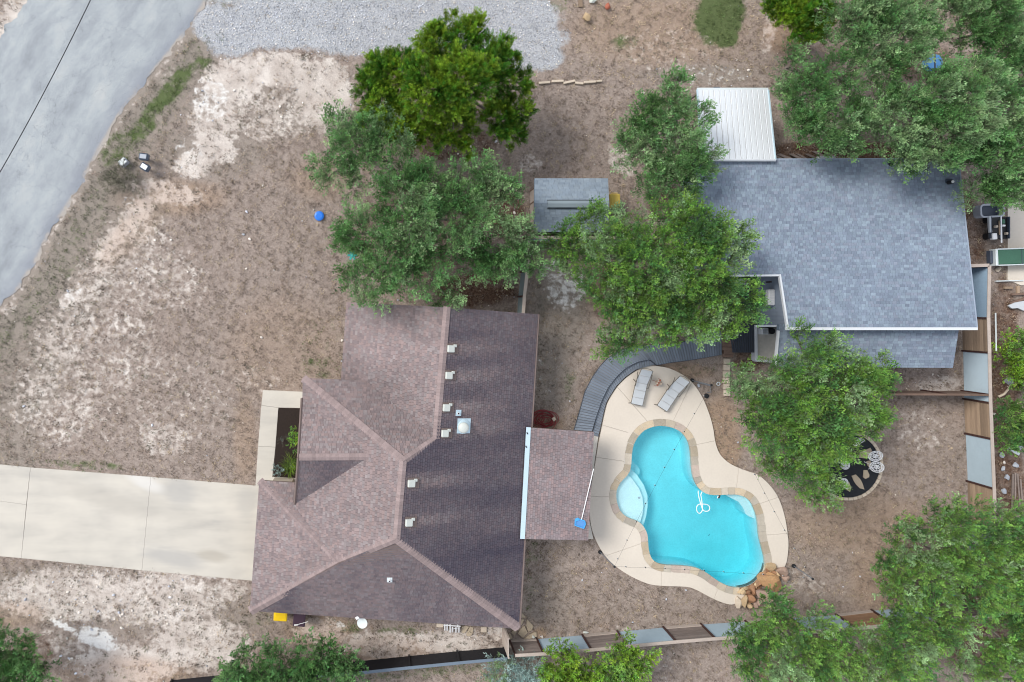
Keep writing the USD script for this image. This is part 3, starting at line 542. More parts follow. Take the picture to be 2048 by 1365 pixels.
c = on_roof(916, 826, 4.5); p = obj('pipe_vent', cyl(c+[0, 0, .02], c+[0, 0, .32], .065, 14), 'pale_metal', house); obj('flashing', box(c+[.02, 0, .04], (.30, .30, .02), rz=-.06, ry=-slope), 'flash_blue', p); obj('pipe_bore', cyl(c+[0, 0, .321], c+[0, 0, .326], .045, 12), 'black_plastic', p)
c = on_roof(925, 853, 4.4); p = obj('turbine_vent', [cyl(c+[0, 0, .0], c+[0, 0, .40], .22, 20), trimesh.creation.icosphere(2, .27).apply_transform(np.diag([1, 1, .5, 1])).apply_translation(c+[0, 0, .46])], 'vent_white', house, smooth=40)
obj('flashing', box(c+[.06, .03, .045], (.74, .74, .02), rz=-.06, ry=-slope), 'flash_blue', p); obj('storm_collar', cyl(c+[0, 0, .08], c+[0, 0, .2], .37, 20, .24), 'flash_blue', p)
SP = planes[8][0]; q = P(779,1153,3.6); q[2] = plane_z(SP, q[0], q[1])
p = obj('plumbing_vent', cyl(q, q+[0, 0, .26], .055, 12), 'white_plastic', house); obj('flashing', box(q+[0, 0, .05], (.27, .30, .02), rx=.45), 'pale_metal', p); obj('pipe_bore', cyl(q+[0, 0, .261], q+[0, 0, .265], .04, 10), 'black_plastic', p)
q = P(583,1012,2.95); obj('kick_out_flashing', box(q+[0, 0, .16], (.18, .12, .03), rz=.7, rx=.3), 'white_trim', house)
obj('gutter', tube([C+[.06, 0, -.05], G+[.06, 0, -.05]], .07, 6), 'brown_trim', house)

# patio cover on the pool side
pc = thing('patio_cover', 'low pinkish shingled patio roof between the brown house and the pool', 'patio roof', (*P(1115,965)[:2], 0))
pp = [P(1057,855.5,2.92), P(1187.8,864.5,2.55), P(1176,1081,2.55), P(1045,1078,2.92)]
pr = obj('roof', sheet(pp, .14), 'brown_trim', pc)
PP = [tuple(1.0*x for x in c) for c in ((.225,.18,.185), (.255,.20,.205), (.20,.165,.175), (.24,.205,.215), (.275,.205,.205), (.215,.19,.20))]
rows = shingle_rows(pp, (pp[1], pp[2]), .128, [.13, .16, .19, .23], PP, streakW, 140); R.shuffle(rows); lay(pr, rows)
ffv = np.array([P(1052.6,854.6,2.97), P(1061.8,855.3,2.97), P(1049.6,1078.6,2.97), P(1040.2,1078.2,2.97)]); obj('flashing', sheet(ffv, .03), 'flash_blue', pc)
for px, py in ((1054.5,867), (1052.2,894)): obj('strap', box(P(px,py,3.0), (.05, .1, .03), rz=.4), 'black_plastic', pc)
for y_ in (.06, .5, .94):
    q = pp[1]+(pp[2]-pp[1])*y_+[-.25, 0, 0]; obj('post', rbox((q[0], q[1], 1.22), (.13, .13, 2.42), .01), 'stucco', pc)
obj('beam', tube([pp[1]+[-.25, -.1, -.22], pp[2]+[-.25, .1, -.22]], .09, 4), 'brown_trim', pc)

# garden shed
shed = thing('garden_shed', 'small grey shingled shed with a long ridge vent under the oak', 'shed', (*P(1140,415)[:2], 0))
s0, s1, sr0, sr1, s2, s3 = P(1068.8,357.6,2.05), P(1215.8,357.6,2.05), P(1068.6,408.5,2.72), P(1218.3,408.5,2.72), P(1217,464,2.05), P(1068.2,464,2.05)
sp = [([s0, s1, sr1, sr0], (s0, s1)), ([s3, s2, sr1, sr0], (s3, s2))]
sroof = obj('roof', [sheet(p, .08) for p, _ in sp], 'screen_rail', shed)
PG = [tuple(1.06*x for x in c) for c in ((.205,.25,.30), (.185,.23,.285), (.215,.26,.31), (.195,.24,.295))]
rows = sum([shingle_rows(p, e, .14, [.28, .32], PG, None, 150+i) for i, (p, e) in enumerate(sp)], []); R.shuffle(rows); lay(sroof, rows)
v0, v1 = P(1096,407.8,2.85), P(1196,407.8,2.85)
obj('ridge_vent', [box((v0+v1)/2+[0, .085, -.075], (v1[0]-v0[0], .18, .03), rx=-.36), box((v0+v1)/2+[0, -.085, -.075], (v1[0]-v0[0], .18, .03), rx=.36)], 'shed_vent', shed)
obj('vent_slot', [box((v0+v1)/2+[0, .205, -.145], (v1[0]-v0[0]+.02, .025, .03), rx=-.36), box((v0+v1)/2+[0, -.215, -.145], (v1[0]-v0[0]+.02, .035, .03), rx=.36)], 'black_plastic', shed)
x0, x1, y0, y1 = 8.20, 11.75, 4.20, 6.64
yr = sr0[1]; hw = [(x0, y0, 0), (x0, y1, 0), (x0, y1, 1.98), (x0, yr, 2.6), (x0, y0, 1.98)]
def gableblock(x0, x1): 
    v = np.array([(x, y, z) for x in (x0, x1) for (_, y, z) in hw]); f = [[0, 1, 2], [0, 2, 3], [0, 3, 4], [5, 7, 6], [5, 8, 7], [5, 9, 8]]
    for i in range(5): j = (i+1) % 5; f += [[i, 5+i, 5+j], [i, 5+j, j]]
    return trimesh.Trimesh(v, f, process=False)
obj('wall', gableblock(x0, x1), 'rail_wood', shed)
for yy in (4.24, 5.05, 5.85, 6.58): obj('batten', box((x0-.012, yy, .99), (.025, .06, 1.97)), 'old_wood', shed)
obj('fascia', tube([s3+[0, .03, -.05], s2+[0, .03, -.05]], .05, 4), 'black_plastic', shed)

# blue grey house with two mono pitch roofs
bh = thing('grey_house', 'large blue grey shingled house with white gutters among oaks', 'house', (*P(1680,500)[:2], 0))
a_, b_, c_, d_, e_, f_ = P(1389,320.5,2.8), P(1915,318.5,2.8), P(1952,655,4.0), P(1576.5,655,4.0), P(1560,549.5,3.62), P(1406,551.5,3.62)
up = [a_, b_, c_, d_, e_, f_]
lw = [P(1558.5,648,3.42), P(1918.5,648,3.42), P(1905,736,2.95), P(1551.5,734,2.95)]
broof = obj('roof', [sheet(up, .2), sheet(lw, .16)], 'screen_rail', bh)
PB = [(.20,.25,.315), (.178,.222,.285), (.215,.268,.335), (.185,.222,.29), (.232,.292,.355), (.165,.20,.262), (.21,.24,.305)]
stB = lambda s, t, a, u, v, col: col*(.88+.24*meshkit.fbm(np.array([(a+u*s+v*t)[0]*.3, (a+u*s+v*t)[1]*.3, 9.]), 3))
rows = shingle_rows(up, (a_, b_), .143, [.15, .18, .22, .26], PB, stB, 160)+shingle_rows(lw, (lw[3], lw[2]), .143, [.2, .25, .3], [tuple(np.array(c)*.95) for c in PB], stB, 161)
R.shuffle(rows); lay(broof, rows)
def trim(p, q, w, h, m='white_trim', nm='fascia'):
    p, q = np.array(p), np.array(q); d = q-p; Lg = np.linalg.norm(d); rz = math.atan2(d[1], d[0]); ry = -math.atan2(d[2], np.hypot(d[0], d[1])); obj(nm, box((p+q)/2, (Lg, w, h), rz=rz, ry=ry), m, bh)
trim(d_+[-.12, -.07, -.02], c_+[.06, -.07, -.02], .14, .12, nm='gutter')
trim(d_+[-.04, -.1, 0], e_+[-.04, .0, 0], .09, .16)
trim(e_+[-.09, -.04, 0], f_+[0, -.04, 0], .09, .16)
trim(b_+[.03, 0, -.02], c_+[.03, 0, -.02], .06, .14, 'grey_siding', 'rake_board'); trim(a_+[0, .03, -.04], b_+[0, .03, -.04], .06, .14, 'grey_siding', 'rake_board')
trim(lw[0]+[-.04, -.35, -.02], lw[3]+[-.04, 0, 0], .08, .16)
upw = Polygon([tuple(q[:2]) for q in up]).buffer(-.5, join_style=2)
obj('wall', extr(upw, 0, 2.62), 'grey_siding', bh)
lww = Polygon([tuple(q[:2]) for q in lw]).buffer(-.35, join_style=2).intersection(sbox(21.9, -50, 80, 50)); obj('wall', extr(lww, 0, 2.75), 'grey_siding', bh)
wx = 20.67; ysouth = P(0,650,0)[1]; ynorth = P(0,549,3.6)[1]+.1
wl = box((wx+.06, (ysouth+ynorth)/2, 1.75), (.12, ynorth-ysouth, 3.5)); obj('wall', wl, 'grey_siding', bh, label='west wall of vertical siding beside the deck')
for i in range(14): yy = ysouth+.12+i*(ynorth-ysouth-.2)/13; obj('siding_batten', box((wx-.012, yy, 1.75), (.024, .035, 3.5)), 'grey_siding', bh)
def wall_window(y0_, y1_, z0_, z1_, frame, pane):
    ya, yb = P(0,y0_,(z0_+z1_)/2)[1], P(0,y1_,(z0_+z1_)/2)[1]; ym, zm = (ya+yb)/2, (z0_+z1_)/2
    w_ = obj('window', box((wx-.02, ym, zm), (.06, ya-yb, z1_-z0_)), frame, bh); obj('pane', box((wx-.056, ym, zm), (.02, ya-yb-.14, z1_-z0_-.14)), pane, w_)
    obj('glazing_bar', box((wx-.07, ym, zm), (.015, .04, z1_-z0_-.12)), frame, w_)
wall_window(585, 612, .62, 1.5, 'white_trim', 'dark_plastic'); wall_window(560, 569, 1.25, 1.95, 'old_wood', 'dark_plastic')
yc = P(0,595,2.1)[1]; p = obj('wall_air_conditioner', rbox((wx-.19, yc, 1.98), (.34, .84, .34), .04), 'white_plastic', bh); obj('bracket', box((wx-.18, yc, 1.79), (.34, .6, .03)), 'white_trim', p)
for k_ in range(9): obj('fin', box((wx-.19, yc-.34+k_*.085, 2.153), (.26, .012, .012)), 'pale_metal', p)
for px, py in ((1788,328), (1900,366)):
    q = P(px, py, 3.1); q[2] = plane_z(up, q[0], q[1]); p = obj('roof_vent', [cyl(q+[-.02, .02, -.02], q+[-.02, .02, .32], .10, 12)], 'black_plastic', bh); obj('vent_cap', cyl(q+[-.02, .02, .322], q+[-.02, .02, .345], .075, 12), 'white_plastic', p); obj('flashing', box(q+[0, .05, .03], (.34, .34, .02), rx=.14), 'dark_plastic', p)
# small walled court at the corner of the lower roof
ct = [(1512.5,655), (1557,655), (1551,721.5), (1514.5,720)]
obj('court_floor', extr(pg(ct, .3), 0, .3), 'concrete', bh)
cw = [P(x, y, .5) for x, y in ((1512,654), (1513.5,721.5), (1552.5,724))]
for a, b in zip(cw[:-1], cw[1:]):
    d = b-a; obj('parapet', rbox(((a+b)/2)*[1, 1, 0]+[0, 0, .27], (np.linalg.norm(d), .13, .5), .012, rz=math.atan2(d[1], d[0])), 'white_trim', bh)
trim(P(1510,652.5,3.0), P(1568,652.5,3.0), .10, .14, nm='lintel')
q = P(1530.5,663,.8); p = obj('air_conditioner', rbox(q+[0, 0, -.25], (.37, .34, .5), .02), 'white_trim', bh); obj('grille', box(q+[.0, .0, .006], (.24, .26, .02)), 'steel_grey', p)
for k_ in range(5): obj('grille_bar', box(q+[0, -.11+.055*k_, .02], (.25, .018, .02)), 'white_trim', p)
q = P(1544.5,662.5,.7); obj('flue', cyl((q[0], q[1], .3), q, .17, 18), 'black_plastic', bh)
q = P(1538,704,.31); obj('drain_cover', cyl(q, q+[0, 0, .008], .16, 20), 'concrete', bh)

# metal lean-to porch
po = thing('porch_roof', 'bright corrugated metal porch roof against the grey house', 'porch', (*P(1470,250)[:2], 0))
m0, m1, m2, m3 = P(1394.5,180,2.42), P(1536.5,180,2.42), P(1551,320,3.06), P(1403.5,320,3.06); nP = 13
for i in range(nP):
    t0, t1 = i/nP, (i+1)/nP-.004; a = m0+(m1-m0)*t0; b = m0+(m1-m0)*t1; c = m3+(m2-m3)*t1; d = m3+(m2-m3)*t0; w = b-a
    prof = [(0, .0), (.06, .035), (.16, .035), (.22, 0), (.5, .006), (.75, 0.003), (1, 0)]
    v = [a+w*s_+[0, 0, h_] for s_, h_ in prof]+[d+(c-d)*s_+[0, 0, h_] for s_, h_ in prof]; n = len(prof); v = np.array(v); v = np.vstack([v, v-[0, 0, .004]])
    f = []
    for j in range(n-1): f += [[j, j+1, n+j+1], [j, n+j+1, n+j], [2*n+j, 3*n+j+1, 2*n+j+1], [2*n+j, 3*n+j, 3*n+j+1]]
    obj('roof_panel', (v, np.array(f)), 'bright_metal', po)
for nm, a, b, w in (('edge_trim', m0+[-.02, 0, .02], m3+[-.02, 0, .02], .07), ('edge_trim', m1, m2, .07), ('front_beam', m0+[0, .05, -.03], m1+[0, .05, -.03], .11)):
    d = b-a; obj(nm, box((a+b)/2, (np.linalg.norm(d), w, .06), rz=math.atan2(d[1], d[0]), ry=-math.atan2(d[2], np.hypot(d[0], d[1]))), 'pale_metal' if nm != 'edge_trim' else 'flash_blue', po)
obj('ledger', tube([m3+[.05, -.03, .06], m2+[-.02, -.03, .06]], .06, 4), 'white_trim', po)
for q in (m0+[.15, -.1, 0], (m0+m1)/2, m1+[-.15, -.1, 0]): obj('post', box((q[0], q[1], 1.18), (.12, .12, 2.36)), 'grey_wood', po)

# ------------------------------------------------------------------ fences
def fence(name, label, pts, h, kinds, side, cap='rail_wood', capw=.17, posts='post_brown', vertical=False, board=.155, wood=None, kick=False):
    """pts: ground points along the run; side: +1 posts stand on the left of the run"""
    W = [P(x, y)[:2] for x, y in pts]; t = thing(name, label, 'fence', (*np.mean(W, 0), 0))
    for i, kd in enumerate(kinds):
        a, b = np.array(W[i]), np.array(W[i+1]); d = b-a; Lg = np.linalg.norm(d); u = d/Lg; nrm = np.array([-u[1], u[0]])*side; rz = math.atan2(u[1], u[0]); mid = (a+b)/2
        if kd == 'none': continue
        if kd.startswith('wood') or kd.startswith('red') or kd.startswith('tan'):
            mt = {'wood': 'grey_wood', 'red': 'red_wood', 'tan': 'tan_wood'}[kd]
            if vertical:
                n = max(2, int(Lg/board)); bw = Lg/n
                for k_ in range(n): c = a+u*(k_+.5)*bw; obj('board', rbox((*c, h/2), (bw-.008, .022, h-.04+R.uniform(-.02, .02)), .004, rz=rz), wood or mt, t)
            else:
                n = int((h-.06)/board); bh_ = (h-.06)/n
                for k_ in range(n): obj('board', rbox((*(mid+nrm*R.uniform(-.004, .004)), .04+(k_+.5)*bh_), (Lg-.1, .024, bh_-.010), .004, rz=rz), wood or mt, t)
                if kick: obj('kick_board', box((*(mid+nrm*.03), .14), (Lg-.1, .03, .26), rz=rz), 'rail_wood', t)
        elif kd.startswith('metal') or kd == 'dark' or kd == 'green':
            n = 44; zz = np.linspace(.04, h-.04, n*2+1); off_ = np.where(np.arange(n*2+1) % 2, .008, -.008)
            v = np.array([[*(c+nrm*o), z] for z, o in zip(zz, off_) for c in (a+u*.05, b-u*.05)]); f = []
            for k_ in range(2*n): f += [[2*k_, 2*k_+1, 2*k_+3], [2*k_, 2*k_+3, 2*k_+2]]
            obj('metal_sheet', (v, np.array(f)), {'metal': 'galvanised', 'dark': 'galvanised_dark', 'green': 'green_metal'}[kd], t)
        elif kd == 'screen':
            n = 12
            for k_ in range(n): obj('slat', box((*mid, .05+(k_+.5)*(h-.08)/n), (Lg-.05, .02, (h-.08)/n-.012), rz=rz), 'black_screen', t)
        if cap: obj('cap_rail', rbox((*mid, h+.02+.004*(i % 2)), (Lg+.02, capw, .04), .006, rz=rz), cap, t)
    for c, kd, j in zip(W, list(kinds)+[kinds[-1]], range(len(W))):
        a, b = np.array(W[max(0, j-1)]), np.array(W[min(len(W)-1, j+1)]); u = (b-a)/np.linalg.norm(b-a); nrm = np.array([-u[1], u[0]])*side
        obj('post', box((*(np.array(c)+nrm*.035), (h-.01)/2), (.085, .085, h-.01), rz=math.atan2(u[1], u[0])), posts, t)
    return t
fence('panel_fence', 'long fence of alternating weathered wood and blue metal panels south of the pool', [(1019,1281),(1073,1278),(1164,1270.5),(1234,1263.5),(1326,1255),(1401,1249),(1490,1243),(1580,1236.5),(1671,1230),(1742,1221.5),(1830,1214),(1935,1205)], 1.74, ['wood','metal','wood','metal','wood','metal','tan','metal','red','metal','wood'], +1, kick=True)
fence('panel_fence', 'fence of alternating tan boards and metal sheets along the east side of the yard', [(1925,536),(1923,636),(1925,702),(1927,798),(1930,867),(1934,962),(1936,1040),(1938,1120),(1938,1200)], 1.76, ['dark','tan','metal','tan','metal','tan','metal','tan'], -1)
fence('panel_fence', 'short fence return with a pale cap joining the grey house to the east fence', [(1880,536),(1924,535)], 1.76, ['tan'], -1)
fence('rail_fence', 'thin brown divider fence south of the grey house', [(1585,780),(1665,781),(1748,781.5),(1842,782),(1922,783)], 1.78, ['wood']*4, +1, cap='old_wood', capw=.10, wood='old_wood')
fence('panel_fence', 'grey green metal fence with wooden cap between shed and brown house', [(1046,480),(1042,545),(1036.5,594),(1033.5,640)], 1.72, ['green','green','green'], -1)
fence('panel_fence', 'short metal fence with pale cap close behind the garden shed', [(1046,481.5),(1120,482),(1200,482),(1290,482)], 1.72, ['metal','metal','metal'], -1)
fence('screen_fence', 'low black slatted screen fence below the brown house', [(1011,1294),(914,1302.5),(818,1312),(720,1322),(600,1334),(470,1347),(345,1360)], 1.32, ['screen']*6, -1, cap='screen_rail', capw=.16, posts='black_screen')
fence('board_gate', 'narrow pale vertical board gate at the corner of the brown house', [(1004,1246),(1004.5,1283)], 1.95, ['wood'], +1, cap='rail_wood', capw=.06, posts='rail_wood', vertical=True, board=.14, wood='rail_wood')

# ------------------------------------------------------------------ boardwalk
def planks(parent, outer, inner, z, n, th=.035, gap=.022, m='deck_board', nm='plank'):
    o, i_ = resample(XY(outer, z), 240), resample(XY(inner, z), 240)
    for k_ in range(n):
        t0, t1 = k_/n*239, (k_+1)/n*239; g = lambda L_, t: np.array([np.interp(t, np.arange(240), L_[:, c]) for c in (0, 1)])
        q = Polygon([g(o, t0), g(o, t1), g(i_, t1), g(i_, t0)]).buffer(0).buffer(-gap/2, join_style=2)
        if q.geom_type == 'Polygon' and q.area > .005: obj(nm, extr(q, z-th, z+R.uniform(-.002, .002)), m, parent)
bw = thing('boardwalk', 'curved blue grey timber boardwalk with a lower step round the pool deck', 'boardwalk', (*P(1250,750)[:2], 0))
UO = [(1147,866),(1152,850),(1159.7,824),(1171,783),(1184,757.7),(1199.5,734.6),(1215,718),(1235,704),(1271,691),(1310,690),(1361,687),(1399.5,671),(1443,660)]
UI = [(1183,868),(1188,850),(1192.5,834.6),(1203,804),(1216,776.5),(1234,753.5),(1252,737),(1275,725),(1308,727),(1340,726),(1380,721),(1410,716),(1444,710)]
UI[8] = (1300,719.5); UI.insert(9, (1314,731))
planks(bw, UO, UI, .36, 72)
LO = [(1183.5,870),(1192.5,834.6),(1203,804),(1216,776.5),(1234,753.5),(1252,737),(1275,725),(1309,717.5)]
LI = [(1196.5,874),(1202,852),(1207.5,826),(1213.2,804),(1232.6,773),(1250.6,755),(1272,740),(1309,730)]
planks(bw, LO, LI, .21, 40)
so, si_ = resample(XY(UO, .3), 100), resample(XY(UI, .3), 100)
obj('skirt', [tube(np.c_[so+(si_-so)*.04, np.full(100, .2)], .06, 4), tube(np.c_[si_+(so-si_)*.03, np.full(100, .2)], .06, 4)], 'dark_board', bw)
ld = thing('porch_deck', 'dark timber deck landing in the corner of the grey house', 'deck', (*P(1490,640)[:2], 0))
planks(ld, [(1441,553),(1466,553),(1492,553),(1514,553)], [(1465,706),(1480,706),(1495,706),(1509,706)], .42, 11, m='dark_board')
st = thing('timber_step', 'weathered timber steps between the boardwalk and the dark deck', 'steps', (*P(1455,705)[:2], 0))
for k_, (y_, z_) in enumerate(((684,.40),(691,.40),(698,.40),(705,.24),(712,.24))): obj('tread', rbox(P(1455.5,y_,z_), (.60, .175, .04), .006, rz=-.03), 'old_wood', st)
obj('riser', box(P(1455,701,.18), (.56, .4, .34), rz=-.03), 'old_wood', st)
for k_ in range(6):
    q = P(1451.5+R.uniform(-.6,.6), 723+k_*12.6, 0); tag(obj('edging_block', rbox(q+[0, 0, .07], (.36, .325, .16), .02, rz=R.uniform(-.05,.05)), 'limestone'),
        f'pale concrete edging block, {["first","second","third","fourth","fifth","sixth"][k_]} from the boardwalk steps', 'block', 'edging blocks south of the boardwalk')

# ------------------------------------------------------------------ things round the pool
def lounger(label, c, ang):
    t = thing('sun_lounger', label, 'sun lounger', (0, 0, 0), 'sun loungers on the pool deck'); W_ = .62
    prof = np.array([(0, .36), (.38, .36), (.80, .37), (1.20, .38), (1.62, .60), (1.97, .78)])       # foot to head
    for i in range(5):
        a, b = prof[i], prof[i+1]; d = b-a; Lg = np.hypot(*d)-.012; rzy = -math.atan2(d[1], d[0]); m_ = (a+b)/2
        obj('sling_panel', rbox((m_[0], 0, m_[1]), (Lg, W_*(1-.03*(i > 3)), .03), .012, ry=rzy), 'sling', t)
    for s_ in (-1, 1):
        obj('side_rail', tube([(x, s_*(W_/2+.012), z-.02) for x, z in prof], .018, 6), 'bronze', t)
        obj('arm', tube([(.98, s_*(W_/2+.03), .30), (1.02, s_*(W_/2+.05), .55), (1.55, s_*(W_/2+.07), .60), (1.78, s_*(W_/2+.10), .52)], .02, 6), 'bronze', t)
        obj('leg', tube([(.06, s_*W_/2, .34), (-.03, s_*(W_/2+.03), .0)], .018, 6), 'bronze', t); obj('leg', tube([(1.2, s_*W_/2, .36), (1.32, s_*(W_/2+.05), .0)], .018, 6), 'bronze', t)
    obj('foot_rail', tube([(-.01, -W_/2, .34), (-.01, W_/2, .34)], .018, 6), 'bronze', t)
    obj('head_rail', tube([(1.97, -W_/2, .77), (2.05, -.15, .80), (2.05, .15, .80), (1.97, W_/2, .77)], .016, 6), 'bronze', t)
    obj('back_stay', tube([(1.75, -W_/2+.05, .66), (1.95, -.1, .15), (1.95, .1, .15), (1.75, W_/2-.05, .66)], .012, 5), 'bronze', t)
    x = UsdGeom.Xformable(stage.GetPrimAtPath(t)); x.ClearXformOpOrder(); x.AddTranslateOp().Set(tuple(map(float, c))); x.AddRotateZOp().Set(ang); return t
pa, pb = P(1272.5,811,.36), P(1293,744,.78); ang = math.degrees(math.atan2(pb[1]-pa[1], pb[0]-pa[0])); foot = lambda q: (q[0], q[1], .10)
l1 = lounger('grey sling lounger nearer the boardwalk, left of the small side table', foot(P(1273,809.5,.4)), ang)
pa, pb = P(1321,817,.36), P(1363,764,.78); ang2 = math.degrees(math.atan2(pb[1]-pa[1], pb[0]-pa[0]))
dup(l1, foot(P(1323.5,817,.4)), ang2, 'grey sling lounger turned towards the pool, right of the small side table', None)
tt = thing('side_table', 'small brown mosaic side table between the two grey loungers', 'table', (*P(1317,766)[:2], .1))
q = P(1317.5,766,.45); obj('table_top', rbox(q, (.33, .31, .03), .01, rz=.3), 'brick_old', tt)
for i in range(3):
    for j in range(3): obj('tile', rbox(q+[*(Rotation.from_euler('z', .3).apply([(-.1+.1*i), -.095+.095*j, 0])[:2]), .018], (.085, .08, .012), .004, rz=.3), ['terracotta', 'limestone', 'brick_old'][(i*2+j) % 3], tt)
for sx in (-1, 1):
    for sy in (-1, 1): c = Rotation.from_euler('z', .3).apply([sx*.14, sy*.13, 0]); obj('leg', cyl((q[0]+c[0]*1.25, q[1]+c[1]*1.25, .1), (q[0]+c[0], q[1]+c[1], .44), .012, 6), 'terracotta', tt)
# pool cleaner hose, float, net
hp = [(1396.4,981.7),(1397.5,994),(1401,1007),(1405,1018.6),(1410.4,1022.7),(1417,1021),(1419,1015),(1415,1010),(1407.5,1008.6),(1398,1009),(1393,1015),(1394,1023),(1399,1027),(1404,1022),(1404.6,1014),(1403,998.7),(1401.6,990.5),(1404,984)]
def spline(p, n=8):
    p = np.array(p, float); from_ = np.arange(len(p)); from scipy.interpolate import CubicSpline; return CubicSpline(from_, p)(np.linspace(0, len(p)-1, len(p)*n))
hx = spline([P(x, y, WZ)[:2] for x, y in hp]); tag(obj('pool_hose', tube(np.c_[hx, np.full(len(hx), WZ+.012)+.03*np.exp(-((np.arange(len(hx))-40)/8.)**2)], .024, 8), 'white_plastic', smooth=40), 'white cleaner hose looped on the pool water', 'hose')
pf = thing('pool_float', 'small black and white skimmer float at the far pool edge', 'float', P(1438,993.5,WZ)); q = P(1438,993.5,WZ)
obj('float_body', rbox(q+[0, 0, .02], (.09, .20, .10), .03, rz=-.35), 'black_plastic', pf); obj('float_rim', rbox(q+[-.07, -.03, .01], (.05, .16, .05), .02, rz=-.35), 'white_plastic', pf)
pn = thing('pool_net', 'white pole pool skimmer net with blue basket lying on the patio roof', 'pool net', P(1165,1040,2.6))
na, nb = P(1187.2,938,2.66), P(1163,1040,2.68); obj('pole', cyl(na, nb, .022, 10), 'white_plastic', pn)
ns = Polygon([(-.22, -.16), (.24, -.2), (.27, .02), (.2, .17), (-.1, .2), (-.27, .1)]).buffer(.06).buffer(-.03)
ns = affinity.translate(affinity.rotate(ns, -14, origin=(0, 0)), P(1160,1047,2.68)[0], P(1160,1047,2.68)[1])
obj('frame', extr(ns.difference(ns.buffer(-.045)), 2.64, 2.70), 'net_blue', pn); obj('mesh', extr(ns.buffer(-.04), 2.635, 2.65), 'sky_plastic', pn); obj('basket_fold', rbox(P(1154.5,1039.5,2.68), (.2, .16, .06), .03, rz=.3), 'net_blue', pn)
# boulders of the pool waterfall: (px, py, w, d, h, rot deg, material, label)
BO = [(1541,1166,1.36,.98,.62,-12,'orange_rock','big orange boulder, largest of the pool waterfall'),(1529,1191,.95,.62,.5,-38,'pink_rock','long smooth pink boulder on the outer side of the pool waterfall'),
      (1541.5,1134.5,.55,.5,.36,10,'tan_rock','yellowish boulder resting on the coping end'),(1562,1142,.72,.50,.42,-20,'pink_rock','broad brownish pink boulder beside the concrete deck end'),(1552,1150,.52,.34,.42,-5,'tan_rock','orange tan ledge stone behind the yellowish boulder'),
      (1569,1154,.44,.40,.34,-40,'pink_rock','grey pink stone at the outer right of the waterfall'),(1527,1150,.34,.26,.3,40,'rust_rock','dark rust stone at the water edge of the waterfall'),(1519,1162,.62,.24,.34,48,'rust_rock','slanting rust stone between water and the orange boulder'),
      (1512,1170,.4,.22,.2,50,'tan_rock','flat wet tan stone at the spill of the waterfall'),(1499,1178,.62,.24,.14,14,'rust_rock','low dark red slab where the waterfall meets the water'),(1508,1183,.5,.4,.26,-30,'rust_rock','brown stone in the middle of the rock pile'),
      (1483,1183,.42,.34,.3,20,'tan_rock','tan stone nearest the coping at the lower pile'),(1494.5,1185,.4,.32,.36,-60,'rust_rock','rusty angular stone beside the lower pile top'),(1501,1198,.46,.5,.40,15,'rust_rock','orange brown cube stone in the lower pile'),
      (1489,1203,.36,.72,.36,6,'tan_rock','upright buff slab in the lower pile'),(1478,1207,.34,.74,.30,4,'limestone','pale grey slab at the pile end beside the deck'),(1499,1211,.36,.3,.28,10,'tan_rock','small ochre stone at the foot of the pile'),
      (1510.5,1209,.26,.38,.28,20,'pink_rock','small pink stone below the smooth boulder'),(1518,1204,.40,.36,.30,-25,'pink_rock','brownish stone tucked under the smooth pink boulder'),(1523,1156,.34,.3,.26,20,'rust_rock','dark wet stone at the waterline below the slanting stone'),(1505,1174,.4,.24,.2,30,'rust_rock','wet brown stone on the rim of the pool waterfall'),(1490,1179,.36,.26,.2,10,'tan_rock','ochre rim stone where coping meets the waterfall'),(1532,1142,.3,.26,.26,70,'rust_rock','red brown rim stone below the yellowish boulder'),(1546,1146,.3,.22,.32,60,'rust_rock','little rust stone wedged above the orange boulder')]
for i, (px, py, w, d, h, a, m, lb) in enumerate(BO):
    q = P(px, py, h*.5); tag(obj('boulder', rock(q, (w*1.14, d*1.14, h*1.5), 40+i, math.radians(a)), m, smooth=16), lb, 'boulder', 'boulders of the pool waterfall')
# string lights
poles = [((1200,1104.6), (1229,1133.6), 'bottom left of the pool deck'), ((1587,1132), (1625,1158), 'beside the boulder waterfall'), ((1384,761), (1422.6,770.7), 'beside the loungers and edging blocks')]
tops = []
for (bx, by), (tx, ty), w in poles:
    r0 = math.hypot(bx-CX, by-CY); r1 = math.hypot(tx-CX, ty-CY); hh = H*(1-r0/r1); b = P(bx, by); tp = P(tx, ty, hh); tops.append(tp)
    t = thing('light_pole', f'thin steel string light pole {w}', 'pole', b, 'string light poles')
    obj('pole', cyl(b, tp, .024, 8), 'steel_grey', t); obj('base_plate', cyl(b, b+[0, 0, .06], .11, 14), 'black_plastic', t); obj('cap', cyl(tp, tp+[0, 0, .05], .06, 10), 'black_plastic', t)
tops.append(P(1503,935,3.0))
def string(label, a, b, sag, n, ab):
    t = thing('string_lights', label, 'string lights', (a+b)/2); s_ = np.linspace(0, 1, 40); c = a+(b-a)*s_[:, None]; c[:, 2] -= sag*4*s_*(1-s_); obj('cable', tube(c, .0045, 4), 'cable_black', t)
    for k_ in range(n):
        u = (k_+.6)/n; q = a+(b-a)*u; q[2] -= sag*4*u*(1-u); p = obj('socket', cyl(q, q-[0, 0, .07], .024, 8), 'black_plastic', t); obj('bulb', trimesh.creation.icosphere(1, .03).apply_translation(q-[0, 0, .1]), 'pale_metal', p)
string('string lights crossing the pool from the loungers to the lower left pole', tops[2], tops[0], .25, 10, 0)
string('string lights along the lower edge of the pool to the waterfall', tops[0], tops[1], .2, 10, 0)
string('string lights over the right side of the deck towards the oak', tops[1], tops[3], .15, 6, 0)
q = P(1404,771,0); qs = [P(x, y, .06) for x, y in ((1396,766),(1421,772),(1422,785),(1414,785))]
